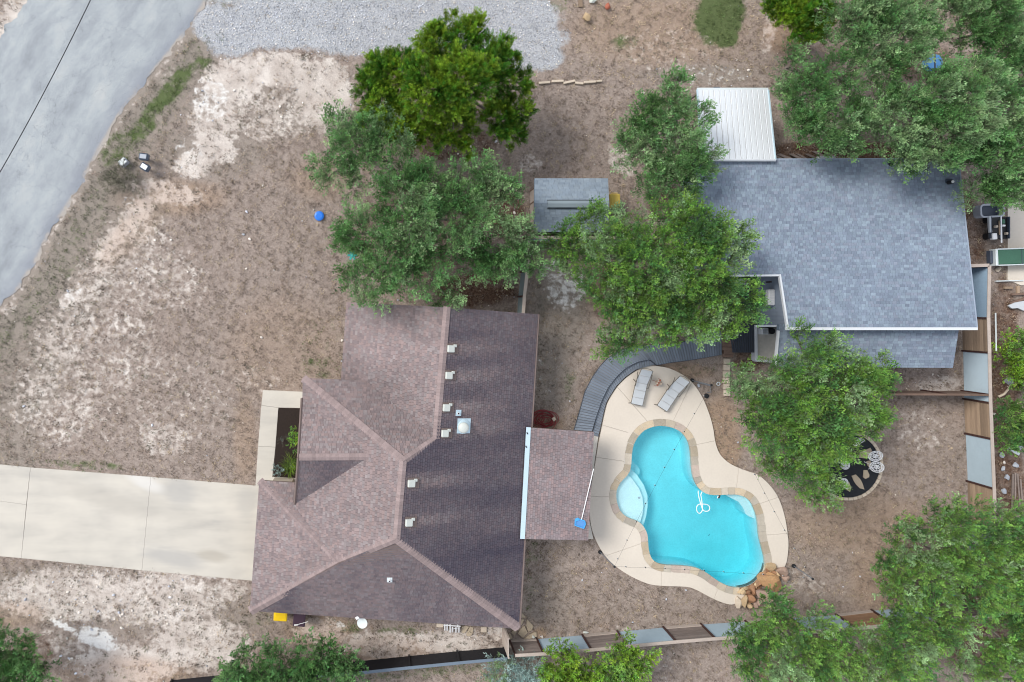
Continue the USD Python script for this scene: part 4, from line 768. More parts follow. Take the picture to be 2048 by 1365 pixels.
pp_ = thing('pipe_run', 'thin grey pipe elbow on the bare ground beside the edging blocks', 'pipe', q); obj('pipe', tube(qs, .02, 6), 'steel_grey', pp_)
for x, y, r_ in ((1412.5,792,.13),): q = P(x, y); tag(obj('drain_pot', [cyl(q, q+[0, 0, .07], r_, 18), cyl(q+[0, 0, .07], q+[0, 0, .09], r_*.8, 18)], 'black_plastic'), 'round black drain lid on the ground beside the edging blocks', 'drain')
q = P(1436,768); tag(obj('ring_light', [trimesh.creation.torus(.09, .022).apply_translation(q+[0, 0, .05])], 'pale_metal'), 'pale ring lying on the ground near the edging blocks', 'ring')
q = P(1396,771); tag(obj('spot_lamp', [rbox(q+[0, 0, .08], (.13, .2, .1), .03, rz=.3), cyl(q, q+[0, 0, .06], .03, 8)], 'grey_plastic'), 'small grey ground lamp at the edge of the pool deck', 'lamp')
# red hose heap
q = P(1085,839); pts = []
for k_ in range(260):
    a = k_*.33; r_ = .42+.16*math.sin(k_*.071)+.1*math.sin(k_*.19); cx_ = .12*math.sin(k_*.043); cy_ = .10*math.cos(k_*.031); pts.append((q[0]+cx_+r_*1.12*math.cos(a)+.18*math.sin(k_*.02), q[1]+cy_+r_*.8*math.sin(a), .03+.05*(1+math.sin(k_*.13))+k_*.0003))
tag(obj('garden_hose', tube(spline(pts, 2), .017, 6), 'hose_red'), 'dark red garden hose coiled in a heap beside the brown house', 'hose')
q = P(1108,838.5,.2); tag(obj('paper_box', rbox((q[0], q[1], .18), (.19, .19, .08), .008, rz=.65), 'limestone'), 'small cream box lying on the red hose', 'box')

# ------------------------------------------------------------------ bistro ring in the east yard
bc = P(1695,931); bn = thing('planting_ring', 'round bed of black mulch with a pale stone edge under the oak', 'garden bed', bc)
obj('mulch', extr(Point(*bc[:2]).buffer(1.84, 32), -.05, .02), 'black_mulch', bn)
n = 44
for k_ in range(n):
    a0, a1 = k_*2*math.pi/n+.008, (k_+1)*2*math.pi/n-.008; r0, r1 = 1.79, 1.94
    w = Polygon([(bc[0]+r_*math.cos(a), bc[1]+r_*math.sin(a)) for r_, a in ((r0, a0), (r1, a0), (r1, a1), (r0, a1))]); obj('edge_stone', extr(w, -.03, .07+R.uniform(0, .012)), 'limestone', bn)
def zz(pts, ox, oy, s_): return [(ox+x/s_, oy+y/s_) for x, y in pts]
for pts, lb in (([(360,870),(430,845),(510,930),(545,1000),(575,1100),(500,1080),(440,1020),(400,960)], 'long narrow stepping stone in the black mulch ring'), ([(565,770),(625,770),(660,850),(655,890),(595,920),(555,890)], 'small keystone shaped stepping stone in the black mulch ring'),
                ([(500,470),(680,390),(700,430),(690,560),(600,570),(490,560)], 'broad stepping stone north of the white tables'), ([(612,620),(680,605),(700,690),(660,720),(630,690)], 'stepping stone half under the white tables'), ([(250,1000),(320,980),(350,1080),(330,1140),(280,1110)], 'stepping stone under the oak edge in the ring')):
    tag(obj('stepping_stone', extr(pg(zz(pts, 1660, 850, 8.53)).buffer(.03).buffer(-.03).buffer(0), .0, .06), 'flagstone'), lb, 'stepping stone')
def lattice_table(label, c, rx, ry, rz, zt=.66, back=False, cat='table'):
    t = thing('garden_chair' if back else 'garden_table', label, cat, (c[0], c[1], 0), 'white cast iron garden furniture')
    e = affinity.scale(Point(0, 0).buffer(1, 24), rx, ry); top = e.difference(e.buffer(-.032))
    bars = [top]
    for k_ in range(7): a = k_*2*math.pi/7+.2; bars.append(LineString([(0, 0), (rx*math.cos(a), ry*math.sin(a))]).buffer(.013).intersection(e))
    for f_ in (.33, .66): ee = affinity.scale(Point(0, 0).buffer(1, 24), rx*f_, ry*f_); bars.append(ee.buffer(.012).difference(ee.buffer(-.012)))
    for k_ in range(7): a = k_*2*math.pi/7+.65; o = Point(rx*.82*math.cos(a), ry*.82*math.sin(a)); bars.append(o.buffer(.055, 8).difference(o.buffer(.03, 8)).intersection(e))
    lat = affinity.translate(affinity.rotate(unary_union(bars), rz, origin=(0, 0)), c[0], c[1])
    obj('seat' if back else 'table_top', extr(lat, zt-.02, zt), 'white_plastic', t)
    for k_ in range(3): a = k_*2*math.pi/3+.4; obj('leg', tube([(c[0]+rx*.3*math.cos(a), c[1]+ry*.3*math.sin(a), zt-.02), (c[0]+rx*.25*math.cos(a), c[1]+ry*.25*math.sin(a), zt*.5), (c[0]+rx*.85*math.cos(a), c[1]+ry*.85*math.sin(a), .02)], .016, 6), 'white_plastic', t)
    if back:
        a0 = math.radians(rz); pts = [(c[0]+rx*1.02*math.cos(a0+da), c[1]+ry*1.02*math.sin(a0+da), zt+.42*math.cos(da*1.25)) for da in np.linspace(-1.25, 1.25, 13)]
        obj('back_frame', tube(pts, .016, 6), 'white_plastic', t)
        for p_ in pts[2:-2:2]: obj('spindle', cyl((p_[0], p_[1], zt), p_, .009, 5), 'white_plastic', t)
    return t
lattice_table('white openwork iron table at the ring edge, the northern of the pair', P(1751.5,912.8,.66), .405, .285, 8); lattice_table('white openwork iron table at the ring edge, the southern of the pair', P(1754,934.6,.66), .41, .30, -10)
lattice_table('white iron chair half under the oak at the top of the ring', P(1713,884,.45), .25, .24, 60, .45, True, 'chair'); lattice_table('white iron chair under the oak in the middle of the ring', P(1691,931,.45), .25, .24, 180, .45, True, 'chair'); lattice_table('white iron chair at the lower left of the ring', P(1688,966,.45), .25, .24, 250, .45, True, 'chair')

# ------------------------------------------------------------------ along the south wall of the brown house
def bin_(name, label, c, rz, lid, body, w=.70, d=.68, z=1.06):
    t = thing(name, label, 'bin', (c[0], c[1], 0)); v = []
    for zz_, s_ in ((.02, .78), (z-.08, .96)):
        v += [(sx*w/2*s_, sy*d/2*s_, zz_) for sx in (-1, 1) for sy in (-1, 1)]
    b = trimesh.convex.convex_hull(np.array(v)); T = trimesh.transformations.rotation_matrix(rz, [0, 0, 1]); T[:2, 3] = c[:2]; b.apply_transform(T); obj('body', b, body, t)
    M = lambda p: (T@np.array([*p, 1.]))[:3]
    l_ = obj('lid', rbox(M((0, 0, z-.04)), (w, d, .09), .035, rz=rz), lid, t); obj('lid_panel', rbox(M((0, 0, z+.008)), (w*.74, d*.66, .014), .006, rz=rz), lid, l_)
    obj('handle', tube([M((-w*.3, d/2+.05, z-.1)), M((w*.3, d/2+.05, z-.1))], .02, 6), body, t)
    for s_ in (-1, 1): obj('wheel', cyl(M((s_*w*.38, d/2-.06, .12)), M((s_*w*.46, d/2-.06, .12)), .12, 14), 'black_plastic', t)
bin_('wheelie_bin', 'bright yellow lidded bin against the south wall of the brown house', P(561,1229.5,1.06), -.06, 'yellow_plastic', 'yellow_plastic', .73, .75)
bin_('wheelie_bin', 'dark plum wheelie bin beside the bright yellow bin', P(598.5,1239,1.06), -.08, 'plum_plastic', 'plum_plastic', .66, .82)
bin_('wheelie_bin', 'mustard yellow lidded bin beside the garden shed', P(1230,402,1.06), .0, 'gold_plastic', 'gold_plastic', .57, .76)
q0, q1 = P(592,1250.5,1.09), P(616,1243.8,1.2); br = thing('scrub_brush', 'white long handled brush resting on the plum bin', 'brush', q0); obj('handle', cyl(q0, q1, .014, 6), 'white_plastic', br); obj('brush_head', rbox(q0, (.22, .07, .05), .02, rz=.1), 'white_plastic', br)
q = P(724.3,1247,2.45); sd = thing('satellite_dish', 'white oval satellite dish below the eave of the brown house', 'satellite dish', (q[0], q[1], 0))
th_ = np.linspace(0, 2*math.pi, 33)[:-1]; v, f = [(0, 0, -.07)], []
for i, r_ in enumerate((.33, .66, 1.)): v += [(.27*r_*math.cos(a), .34*r_*math.sin(a), -.07+.07*r_*r_) for a in th_]
for j in range(32):
    f.append([0, 1+j, 1+(j+1) % 32])
    for i in range(2): a, b = 1+32*i+j, 1+32*i+(j+1) % 32; f += [[a, a+32, b+32], [a, b+32, b]]
v = np.array(v); n = len(v); ds = trimesh.Trimesh(np.vstack([v, v-[0, 0, .012]]), np.vstack([f, np.array(f)[:, ::-1]+n]), process=False)
T = trimesh.transformations.euler_matrix(.42, -.2, -.75, 'sxyz'); T[:3, 3] = q; ds.apply_transform(T); obj('dish', ds, 'dish', sd, smooth=50)
obj('mast', tube([(q[0], q[1]+.3, 0), (q[0], q[1]+.3, 2.3), (q[0]-.02, q[1]+.1, 2.38)], .03, 8), 'pale_metal', sd); qa, qb = P(722.5,1239,2.45), P(714.5,1236,2.72); obj('feed_arm', cyl((q[0]-.05, q[1]+.22, 2.42), qb, .016, 6), 'pale_metal', sd); obj('receiver', rbox(qb, (.18, .15, .09), .02, rz=.6), 'white_plastic', sd); obj('mount', rbox(P(724,1232.5,2.5), (.12, .10, .08), .02), 'pale_metal', sd)
q = P(908,1257); pk = thing('picket_panel', 'white plastic picket panel leaning under the eave of the brown house', 'picket panel', q)
for i, (x, y0_, y1_) in enumerate(((889.5,1249,1260.5),(894.5,1249,1261),(900.5,1249,1265),(905,1256,1264),(912,1256,1265),(918,1256,1265),(915.5,1249,1256))): obj('picket', tube([P(x,y0_,.42), P(x,y1_,.12)], .042, 6), 'white_plastic', pk)
obj('rail', tube([P(887,1250.5,.40), P(921,1253,.40)], .035, 6), 'white_plastic', pk); obj('rail', tube([P(904,1257,.25), P(920,1258,.25)], .035, 6), 'white_plastic', pk)
tag(obj('paving_block', rbox(P(880,1251,.05), (.38, .19, .11), .015, rz=-.05), 'limestone'), 'pale rectangular block left of the white picket panel', 'block'); tag(obj('paving_block', rbox(P(967.5,1259.5,.04), (.33, .29, .09), .015, rz=-.03), 'limestone'), 'square buff paving block under the eave near the board gate', 'block')
FS = [[(525,370),(545,285),(600,268),(665,285),(600,380),(580,400)],[(620,400),(680,285),(735,295),(735,360),(700,440),(625,450)]]
for pts, lb in zip(FS, ('buff flagstone next to the white picket panel', 'leaf shaped buff flagstone right of the picket panel')): tag(obj('flagstone', extr(pg(zz(pts, 860, 1220, 8.53)), -.02, .04), 'flagstone'), lb, 'flagstone')
FC = [([(1500,30),(1545,32),(1590,70),(1640,128),(1500,128)],'northernmost flagstone at the corner of the brown house'),([(1500,152),(1612,152),(1562,250),(1500,310)],'flagstone below the northernmost one at the house corner'),([(1650,150),(1720,220),(1765,280),(1730,350),(1672,372),(1637,262)],'outermost kite shaped flagstone at the house corner'),([(1608,262),(1668,388),(1582,478),(1492,402),(1542,322)],'central diamond flagstone at the house corner'),([(1430,330),(1490,342),(1440,445),(1377,380)],'small flagstone between the eave corner and the gate'),([(1592,490),(1700,412),(1813,365),(1820,455),(1700,488)],'flagstone nearest the blue metal fence panel'),([(1332,400),(1370,400),(1410,480),(1337,515)],'flagstone touching the board gate')]
for pts, lb in FC: tag(obj('flagstone', extr(pg(zz(pts, 860, 1220, 8.53)).buffer(-.008), -.02, .05+R.uniform(0, .015)), 'flagstone'), lb, 'flagstone', 'flagstones at the house corner')
for x, y, w, d, lb in ((1066.5,1274,.22,.17,'white rock beside the first blue fence panel'),(1172,1265.5,.33,.17,'white oblong rock by the second wooden fence panel')): tag(obj('white_rock', rock(P(x, y, .06), (w, d, .2), int(x), 0), 'vent_white', smooth=30), lb, 'rock')

# ------------------------------------------------------------------ roadside and north end
def mailbox(label, c, rz, body, top, w, d, h):
    t = thing('mailbox', label, 'mailbox', (c[0], c[1], 0)); obj('post', box((c[0], c[1], (h-.2)/2), (.1, .1, h-.2)), 'old_wood', t); obj('body', rbox((c[0], c[1], h-.16), (w, d, .32), .06, rz=rz), body, t)
    obj('top_panel', rbox((c[0], c[1], h+.005), (w*.72, d*.62, .02), .008, rz=rz), top, t); dx = np.array([math.cos(rz), math.sin(rz), 0]); obj('door', rbox(np.array([c[0], c[1], h-.16])+dx*(w/2+.012), (.025, d*.8, .24), .008, rz=rz), body, t); obj('flag', box(np.array([c[0], c[1], h-.06])+np.array([-dx[1], dx[0], 0])*(d/2+.012), (.12, .012, .05), rz=rz), 'terracotta', t)
mailbox('black mailbox with a slate grey top beside the road', P(286,313,.8), -.12, 'dark_plastic', 'grey_plastic', .50, .38, .8); mailbox('black mailbox with a white top, nearest the dry brush', P(288,333.5,.8), -.55, 'dark_plastic', 'white_plastic', .48, .40, .8)
q = P(250,327); ub = thing('utility_box', 'low pale grey utility box at the verge left of the mailboxes', 'utility box', q); obj('body', rbox(q+[0, 0, .2], (.46, .36, .42), .05, rz=.7), 'grey_plastic', ub); obj('lid', rbox(q+[.02, .0, .42], (.40, .32, .05), .02, rz=.7), 'pale_metal', ub); obj('port', cyl(q+[.14, .10, .44], q+[.14, .10, .455], .045, 10), 'black_plastic', ub)
q = P(638.5,432.5); tag(obj('blue_disc', [cyl(q, q+[0, 0, .10], .27, 28, .26), cyl(q+[0, 0, .10], q+[0, 0, .13], .25, 28, .17)], 'blue_plastic'), 'round bright blue plastic disc lying on the dry lawn', 'disc')
q = P(705,511,4.9); og = thing('hanging_ornament', 'teal star shaped ornament hanging at the left of the large oak', 'ornament', q)
for k_ in range(6): a = k_*math.pi/3; obj('petal', rbox(q+[.13*math.cos(a), .13*math.sin(a), 0], (.22, .11, .04), .015, rz=a), 'teal_plastic', og)
obj('hub', trimesh.creation.icosphere(1, .08).apply_translation(q), 'teal_plastic', og); obj('cord', cyl(q-[0, 0, 1.2], q, .008, 4), 'cable_black', og)
wa, wb = P(200,-40,6.4), P(-30,396,6.4); tag(obj('overhead_wire', tube([wa+(wb-wa)*t-[0, 0, .25*4*t*(1-t)] for t in np.linspace(-.6, 1.6, 40)], .022, 5), 'cable_black'), 'thin black overhead wire crossing above the road', 'wire')
for i, (x, y, w, d, a) in enumerate(((1088.5,166,.62,.12,5),(1115,163,.66,.12,2),(1138.5,164.5,.66,.12,12),(1158,167,.46,.12,-6),(1179.5,164.7,.66,.12,4),(1198,163,.32,.10,3))): tag(obj('edging_block', rbox(P(x, y, .05), (w, d, .15), .012, rz=math.radians(a)), 'limestone'), f'narrow limestone block in the row by the juniper, {["first from the juniper","second from the juniper","tilted third from the juniper","short fourth from the juniper","fifth from the juniper","short last one, farthest from the juniper"][i]}', 'block', 'row of limestone blocks')
tag(obj('rock', rock(P(1172,34.5,.15), (.46, .56, .45), 5, .1), 'tan_rock', smooth=16), 'squarish tan rock on straw grass beside the gravel', 'rock'); tag(obj('rock', rock(P(1186,2.5,.1), (.42, .24, .3), 6, 0), 'vent_white', smooth=16), 'white rock at the top edge of the gravel yard', 'rock')
tag(obj('rock', rock(P(1215.5,13,.1), (.34, .42, .3), 8, -.6), 'terracotta', smooth=16), 'reddish brown rock near the top edge', 'rock'); tag(obj('timber_offcut', rbox(P(1161,5,.04), (.22, .55, .09), .01, rz=.05), 'tan_wood'), 'tan timber offcut at the top edge of the gravel', 'timber')
for i, (x, a) in enumerate(((1563.5,0),(1580,.22),(1603.5,.08),(1614.5,-.2),(1635,0),(1652,.1),(1669,0),(1681,.2))):
    q0, q1 = P(x+math.sin(a)*8, 309 if i not in (5, 6) else 304, .05), P(x, 328, 1.9); q1[1] = P(0,322,2.6)[1]-.02; d = q1-q0
    tag(obj('leaning_plank', box((q0+q1)/2, (.22, np.linalg.norm(d), .03), rx=math.atan2(d[2], d[1]), rz=a), 'grey_wood'), f'grey plank leaning on the north wall of the grey house, {["first","second","third","fourth","fifth","sixth","seventh","eighth"][i]} from the porch roof', 'plank', 'planks leaning on the grey house')
q = P(1654,316,1.0); wb_ = thing('outdoor_unit', 'white outdoor unit box at the north wall of the grey house', 'outdoor unit', (q[0], q[1]-.1, 0)); obj('casing', rbox((q[0], q[1]-.12, .55), (.92, .45, .95), .05), 'white_plastic', wb_); obj('top_lid', rbox((q[0], q[1]-.12, 1.035), (.88, .42, .03), .01), 'white_trim', wb_); obj('side_valve', rbox((q[0]-.5, q[1]-.1, .6), (.1, .2, .3), .03), 'white_plastic', wb_)
q = P(1373,405,1.4); ubx = thing('meter_cabinet', 'grey cabinet standing against the west side of the grey house', 'cabinet', (q[0], q[1], 0)); obj('cabinet', rbox((q[0], q[1], .7), (.42, .75, 1.4), .03), 'grey_plastic', ubx); obj('cabinet_door', rbox((q[0]-.215, q[1], .75), (.02, .62, 1.1), .006), 'steel_grey', ubx)
q = P(1434,176.5,.3); tag(obj('black_crate', rbox((q[0], q[1], .15), (.36, .14, .3), .02), 'dark_plastic'), 'small black box at the front edge of the porch roof', 'box')
# deck furniture in the corner of the grey house
q = P(1487,563.5,1.1); fz = thing('chest_cooler', 'white chest cooler on the deck under the porch eave', 'cooler', (q[0], q[1], .42)); obj('chest', rbox(q-[0, 0, .34], (.66, .28, .6), .03), 'white_plastic', fz); obj('lid', rbox(q, (.70, .31, .07), .02), 'white_trim', fz)

# ------------------------------------------------------------------ clutter beyond the east fence
q = P(1984,421.5,.5); wt = thing('stock_tank', 'oval grey plastic stock tank under the oak beyond the grey house', 'tank', (q[0], q[1], 0)); tk = sbox(-.62, -.33, .62, .33).buffer(.02).buffer(-.2).buffer(.2); tk = affinity.translate(affinity.rotate(tk, 3, origin=(0, 0)), q[0], q[1])
obj('wall', extr(tk.difference(tk.buffer(-.05)), 0, .5), 'grey_plastic', wt); obj('rim', extr(tk.buffer(.03).difference(tk.buffer(-.06)), .5, .54), 'grey_plastic', wt); obj('floor', extr(tk.buffer(-.05), .0, .16), 'dark_plastic', wt)
q = P(1997,456,.5); cb = thing('utility_cart', 'black utility cart loaded with odds and ends beyond the grey house', 'cart', (q[0], q[1], 0)); obj('tray', rbox((q[0], q[1], .42), (1.05, 1.2, .12), .03), 'black_plastic', cb)
for dx in (-.5, .5): obj('side_rail', rbox((q[0]+dx, q[1], .56), (.06, 1.2, .18), .02), 'dark_plastic', cb)
for dx in (-.42, .42):
    for dy in (-.45, .45): obj('wheel', cyl((q[0]+dx-.04, q[1]+dy, .18), (q[0]+dx+.04, q[1]+dy, .18), .18, 14), 'black_plastic', cb)
for nm, x, y, s_, m, lb, ct_ in (('folded_tarp', 1983.5,449,(.14,.9,.16),'sling','pale folded tarp along the left side of the black cart','tarp'),('laundry_bag',1990,473,(.26,.34,.24),'white_plastic','white bag in the lower left of the black cart','bag'),('green_crate',2008,443,(.20,.24,.2),'green_tarp','small green crate on the black cart','crate'),('white_tin',2010.5,451,(.2,.1,.16),'white_plastic','white tin beside the green crate','tin'),('tan_board',2006,455,(.14,.8,.06),'tan_wood','tan board lying in the black cart','board'),('cream_pot',1995.5,453,(.13,.13,.2),'limestone','cream pot in the middle of the black cart','pot'),('cream_pot',2016,467,(.12,.14,.2),'limestone','cream pot at the right end of the black cart','pot')):
    u = P(x, y, .7); tag(obj(nm, rbox((u[0], u[1], .48+s_[2]/2), s_, .03, rz=R.uniform(-.1,.1)), m), lb, ct_)
tag(obj('white_pole', cyl(P(2002,433,.82), P(2003,486,.86), .035, 8), 'white_plastic'), 'white pole laid lengthwise over the black cart', 'pole')
gt = thing('covered_trailer', 'low trailer under a dark green cover beyond the east fence', 'trailer', (*P(2040,514)[:2], 0)); q0, q1 = P(1996,515,.75), P(2110,511,.75); d = q1-q0; rz = math.atan2(d[1], d[0])
obj('cover', rbox((q0+q1)/2-[0, 0, .25], (np.linalg.norm(d), .84, .5), .05, rz=rz), 'green_tarp', gt); nn = np.array([-math.sin(rz), math.cos(rz), 0])
for s_ in (-1, 1): obj('edge_rail', tube([q0+nn*s_*.44, q1+nn*s_*.44], .035, 6), 'pale_metal', gt)
obj('end_board', rbox(q0+[-.06, 0, -.2], (.13, .92, .45), .02, rz=rz), 'pale_metal', gt); obj('tail_lamp_bar', rbox(q0+[-.2, .03, -.3], (.14, .7, .3), .02, rz=rz), 'dark_plastic', gt); obj('cross_strap', box(q0+d*.42+[0, 0, .005], (.03, .86, .012), rz=rz), 'dark_plastic', gt)
for k_ in (.3, .5):
    for s_ in (-1, 1): c = q0+d*k_+nn*s_*.42; obj('wheel', cyl(c*[1, 1, 0]+[0, 0, .22]-nn*.05, c*[1, 1, 0]+[0, 0, .22]+nn*.05, .22, 14), 'black_plastic', gt)
tag(obj('rock', rock(P(1997,539,.08), (.30, .30, .2), 21, .3), 'limestone', smooth=16), 'pale heart shaped rock below the green covered trailer', 'rock'); tag(obj('rock', rock(P(2000.5,493,.05), (.14, .14, .14), 22, .3), 'limestone', smooth=16), 'small pale rock between the black cart and the green trailer', 'rock')
tag(obj('sheet_edge', box(P(2018,562,.12), (1.5, .05, .12), rz=.03), 'pale_metal'), 'pale metal strip at the lower corner of the white pad', 'strip')
for i, (x, y, w, d_, a, lb) in enumerate(((2016,576,.45,.13,.0,'short tan timber below the white pad'),(2036,580,.16,.42,.0,'upright tan timber of the stack below the white pad'),(2050,588,1.5,.12,.05,'long brown timber below the white pad'),(2042,600,1.3,.12,.3,'brown timber under the grey tarpaulin'))): tag(obj('timber', rbox(P(x, y, .1), (w, d_, .12), .01, rz=a), 'tan_wood' if i < 2 else 'old_wood'), lb, 'timber', 'timbers beyond the east fence')
tp_ = np.array([(2019,612),(2030,607),(2052,603),(2075,606),(2070,622),(2046,620),(2036,615),(2024,616)]); tag(obj('tarpaulin', extr(pg([tuple(x) for x in tp_], .2).buffer(.04), .12, .22), 'sling'), 'crumpled light grey tarpaulin over timbers beyond the fence', 'tarpaulin')
tag(obj('leaning_pole', cyl(P(1991,627,.4), P(1992.5,702,1.9), .035, 8), 'pale_metal'), 'pale pole leaning along the outside of the east fence', 'pole')
for i, (x0_, y0_, x1_, y1_, lb) in enumerate(((2026,948,2024,1030,'thick pale log post, leftmost of the pole pile'),(2031,946,2030,1026,'second pole of the pile beyond the fence'),(2035,948,2041,1026,'third pole of the pile, leaning right'),(2041,958,2046,1020,'rightmost pole of the pile'),(2012,996,2050,1003,'dark pole lying across the pole pile'))): tag(obj('wooden_pole', cyl(P(x0_, y0_, .2+.1*(i == 4)), P(x1_, y1_, .12+.2*(i == 4)), .055 if i == 0 else .04, 8), 'grey_wood' if i < 4 else 'old_wood'), lb, 'pole', 'pole pile beyond the east fence')
tag(obj('driftwood', tube([P(x, y, z_) for x, y, z_ in ((1997,794,.1),(2008,789,.2),(2016,780,.22),(2020,770,.15))], [.07, .06, .05, .03], 7), 'limestone'), 'bleached curved branch on the ground beyond the fence', 'branch'); tag(obj('rock', rock(P(2018,763,.12), (.5, .42, .3), 31, .2), 'grey_plastic', smooth=16), 'grey green rock between the two shrubs beyond the fence', 'rock'); tag(obj('pale_board', box(P(2027,903,.2), (.72, .14, .05), rz=-.5), 'pale_metal'), 'pale board below the lower shrub beyond the fence', 'board')
for i in range(7):
    x, y = R.uniform(1998,2044), R.uniform(885,1000); tag(obj('rock', rock(P(x, y, .05), (R.uniform(.2,.45), R.uniform(.2,.35), .2), 60+i, R.uniform(0,3)), 'grey_plastic', smooth=16), 'weathered grey rock among the poles beyond the east fence', 'rock', 'grey rocks among the poles')
q = P(1870,124,.4); dm = thing('blue_drum', 'blue plastic drum halves seen in a gap between the oaks', 'drum', (q[0], q[1], 0))
for s_ in (-1, 1):
    hd = Point(0, 0).buffer(.42, 24).intersection(sbox(.05, -1, 1, 1) if s_ > 0 else sbox(-1, -1, -.05, 1)); hd = affinity.translate(hd, q[0], q[1]); m_ = extr(hd, 0, .4); obj('drum_half', m_, 'sky_plastic', dm)
obj('strap', box((q[0], q[1], .3), (.07, .82, .22)), 'dark_plastic', dm)
q = P(1896,1195,.7); tw = thing('teal_wagon', 'turquoise sided wagon glimpsed between oak crowns', 'wagon', (q[0], q[1], 0)); rz = -.5
obj('tray', rbox((q[0], q[1], .45), (.72, .5, .06), .01, rz=rz), 'black_plastic', tw); nn = np.array([-math.sin(rz), math.cos(rz), 0])
for s_ in (-1, 1): obj('side_panel', rbox(np.array([q[0], q[1], .58])+nn*s_*.25, (.74, .04, .3), .012, rz=rz), 'teal_plastic', tw)
for s_ in (-1, 1):
    for k_ in (-1, 1): c = np.array([q[0]+s_*.26*math.cos(rz), q[1]+s_*.26*math.sin(rz), .16])+nn*k_*.24; obj('wheel', cyl(c-nn*.03, c+nn*.03, .16, 12), 'black_plastic', tw)

# ------------------------------------------------------------------ vegetation
def leaf_quads(base, dirs, ups, ln, wd):
    """diamond leaves: 4 vertices, 2 triangles each"""
    side = np.cross(dirs, ups); side /= np.linalg.norm(side, axis=1, keepdims=True)+1e-9
    v = np.stack([base, base+dirs*ln[:, None]*.5+side*wd[:, None]*.5, base+dirs*ln[:, None], base+dirs*ln[:, None]*.5-side*wd[:, None]*.5], 1).reshape(-1, 3)
    i = np.arange(len(base))*4; return v, np.vstack([np.stack([i, i+1, i+2], 1), np.stack([i, i+2, i+3], 1)])
def spray(kind, seed):
    q = np.random.default_rng(seed)
    if kind == 'juniper':
        n = 54; t = q.uniform(0, 1, n); a = q.uniform(0, 2*np.pi, n); base = np.stack([t*.30, .05*(1-t)*np.cos(a), .05*(1-t)*np.sin(a)], 1)
        d = np.stack([np.full(n, .9), .62*np.cos(a), .62*np.sin(a)], 1)+q.normal(size=(n, 3))*.2; ln, wd = q.uniform(.07, .12, n), q.uniform(.013, .022, n)
    elif kind == 'blade':
        n = 8; a = q.uniform(0, 2*np.pi, n); base = np.stack([.03*np.cos(a), .03*np.sin(a), 0*a], 1); d = np.stack([np.cos(a)*.75, np.sin(a)*.75, np.full(n, .65)], 1)+q.normal(size=(n, 3))*.25; ln, wd = q.uniform(.08, .20, n), q.uniform(.014, .028, n)
    elif kind == 'long_blade':
        n = 16; a = q.uniform(0, 2*np.pi, n); base = np.stack([.03*np.cos(a), .03*np.sin(a), 0*a], 1); d = np.stack([np.cos(a)*.8, np.sin(a)*.8, np.full(n, .6)], 1)+q.normal(size=(n, 3))*.2; ln, wd = q.uniform(.35, .6, n), q.uniform(.014, .024, n)
    else:
        big = {'oak': (.082, .038), 'elm': (.078, .044), 'young': (.10, .055), 'silver': (.13, .030), 'dry': (.05, .02)}[kind]; n = {'oak': 34, 'silver': 24, 'dry': 16, 'elm': 34}.get(kind, 26)
        tw = q.integers(0, 6, n); tw[tw == 5] = 0; t = q.uniform(.12, 1, n); ang = np.array([0, .6, -.6, .5, -.5])[tw]; st = np.array([0, .10, .2, .3, .38])[tw]; Lg = np.array([.62, .24, .22, .18, .15])[tw]*(1. if kind == 'oak' else .8)
        base = np.stack([st+t*Lg*np.cos(ang), t*Lg*np.sin(ang), .03*np.sin(t*2.2)+q.normal(size=n)*.025], 1)
        d = np.stack([np.cos(ang), np.sin(ang), .2+0*ang], 1)+q.normal(size=(n, 3))*.45; ln, wd = q.uniform(.75, 1.25, n)*big[0], q.uniform(.75, 1.2, n)*big[1]
    d /= np.linalg.norm(d, axis=1, keepdims=True); ups = np.array([0, 0, 1.])+q.normal(size=d.shape)*.5
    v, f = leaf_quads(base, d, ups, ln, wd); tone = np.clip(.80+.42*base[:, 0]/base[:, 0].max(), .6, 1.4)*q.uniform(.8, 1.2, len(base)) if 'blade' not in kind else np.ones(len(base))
    return v, f, np.repeat(tone, 4)
def twig_mesh():
    """thin flat shoots: crossed strips"""
    V_, F_ = [], []
    for a, b, w in (((0, 0, 0), (.42, 0, .02), .010), ((.08, 0, .01), (.19, .11, .02), .007), ((.15, 0, .01), (.26, -.11, .02), .007), ((.24, 0, .01), (.37, .07, .02), .006)):
        for o in ((0, 1, 0), (0, 0, 1)):
            k = len(V_)*1; o = np.array(o)*w; V_ += [np.array(a)-o, np.array(a)+o, np.array(b)]; F_.append([k, k+1, k+2])
    return np.array(V_), np.array(F_)
PROTO = {}
def protos(kind, material):
    key = f'{kind}_{material}'
    if key not in PROTO:
        if not PROTO: stage.CreateClassPrim('/World/plant_library')
        out = []
        for i in range(3):
            p = f'/World/plant_library/{key}_{i}'; stage.CreateClassPrim(p); v, f, tone = spray(kind, 50+i); g = usdkit.mesh(stage, p+'/leaves', (v, f), MAT[material]); UsdGeom.PrimvarsAPI(g).CreatePrimvar('tint', Sdf.ValueTypeNames.Float3Array, 'vertex').Set(Vt.Vec3fArray.FromNumpy(np.repeat(tone[:, None], 3, 1).astype(np.float32)))
            if kind in ('oak', 'elm', 'young', 'dry'): usdkit.mesh(stage, p+'/twig', twig_mesh(), MAT['twig'])
            out.append(p)
        PROTO[key] = out
    return PROTO[key]
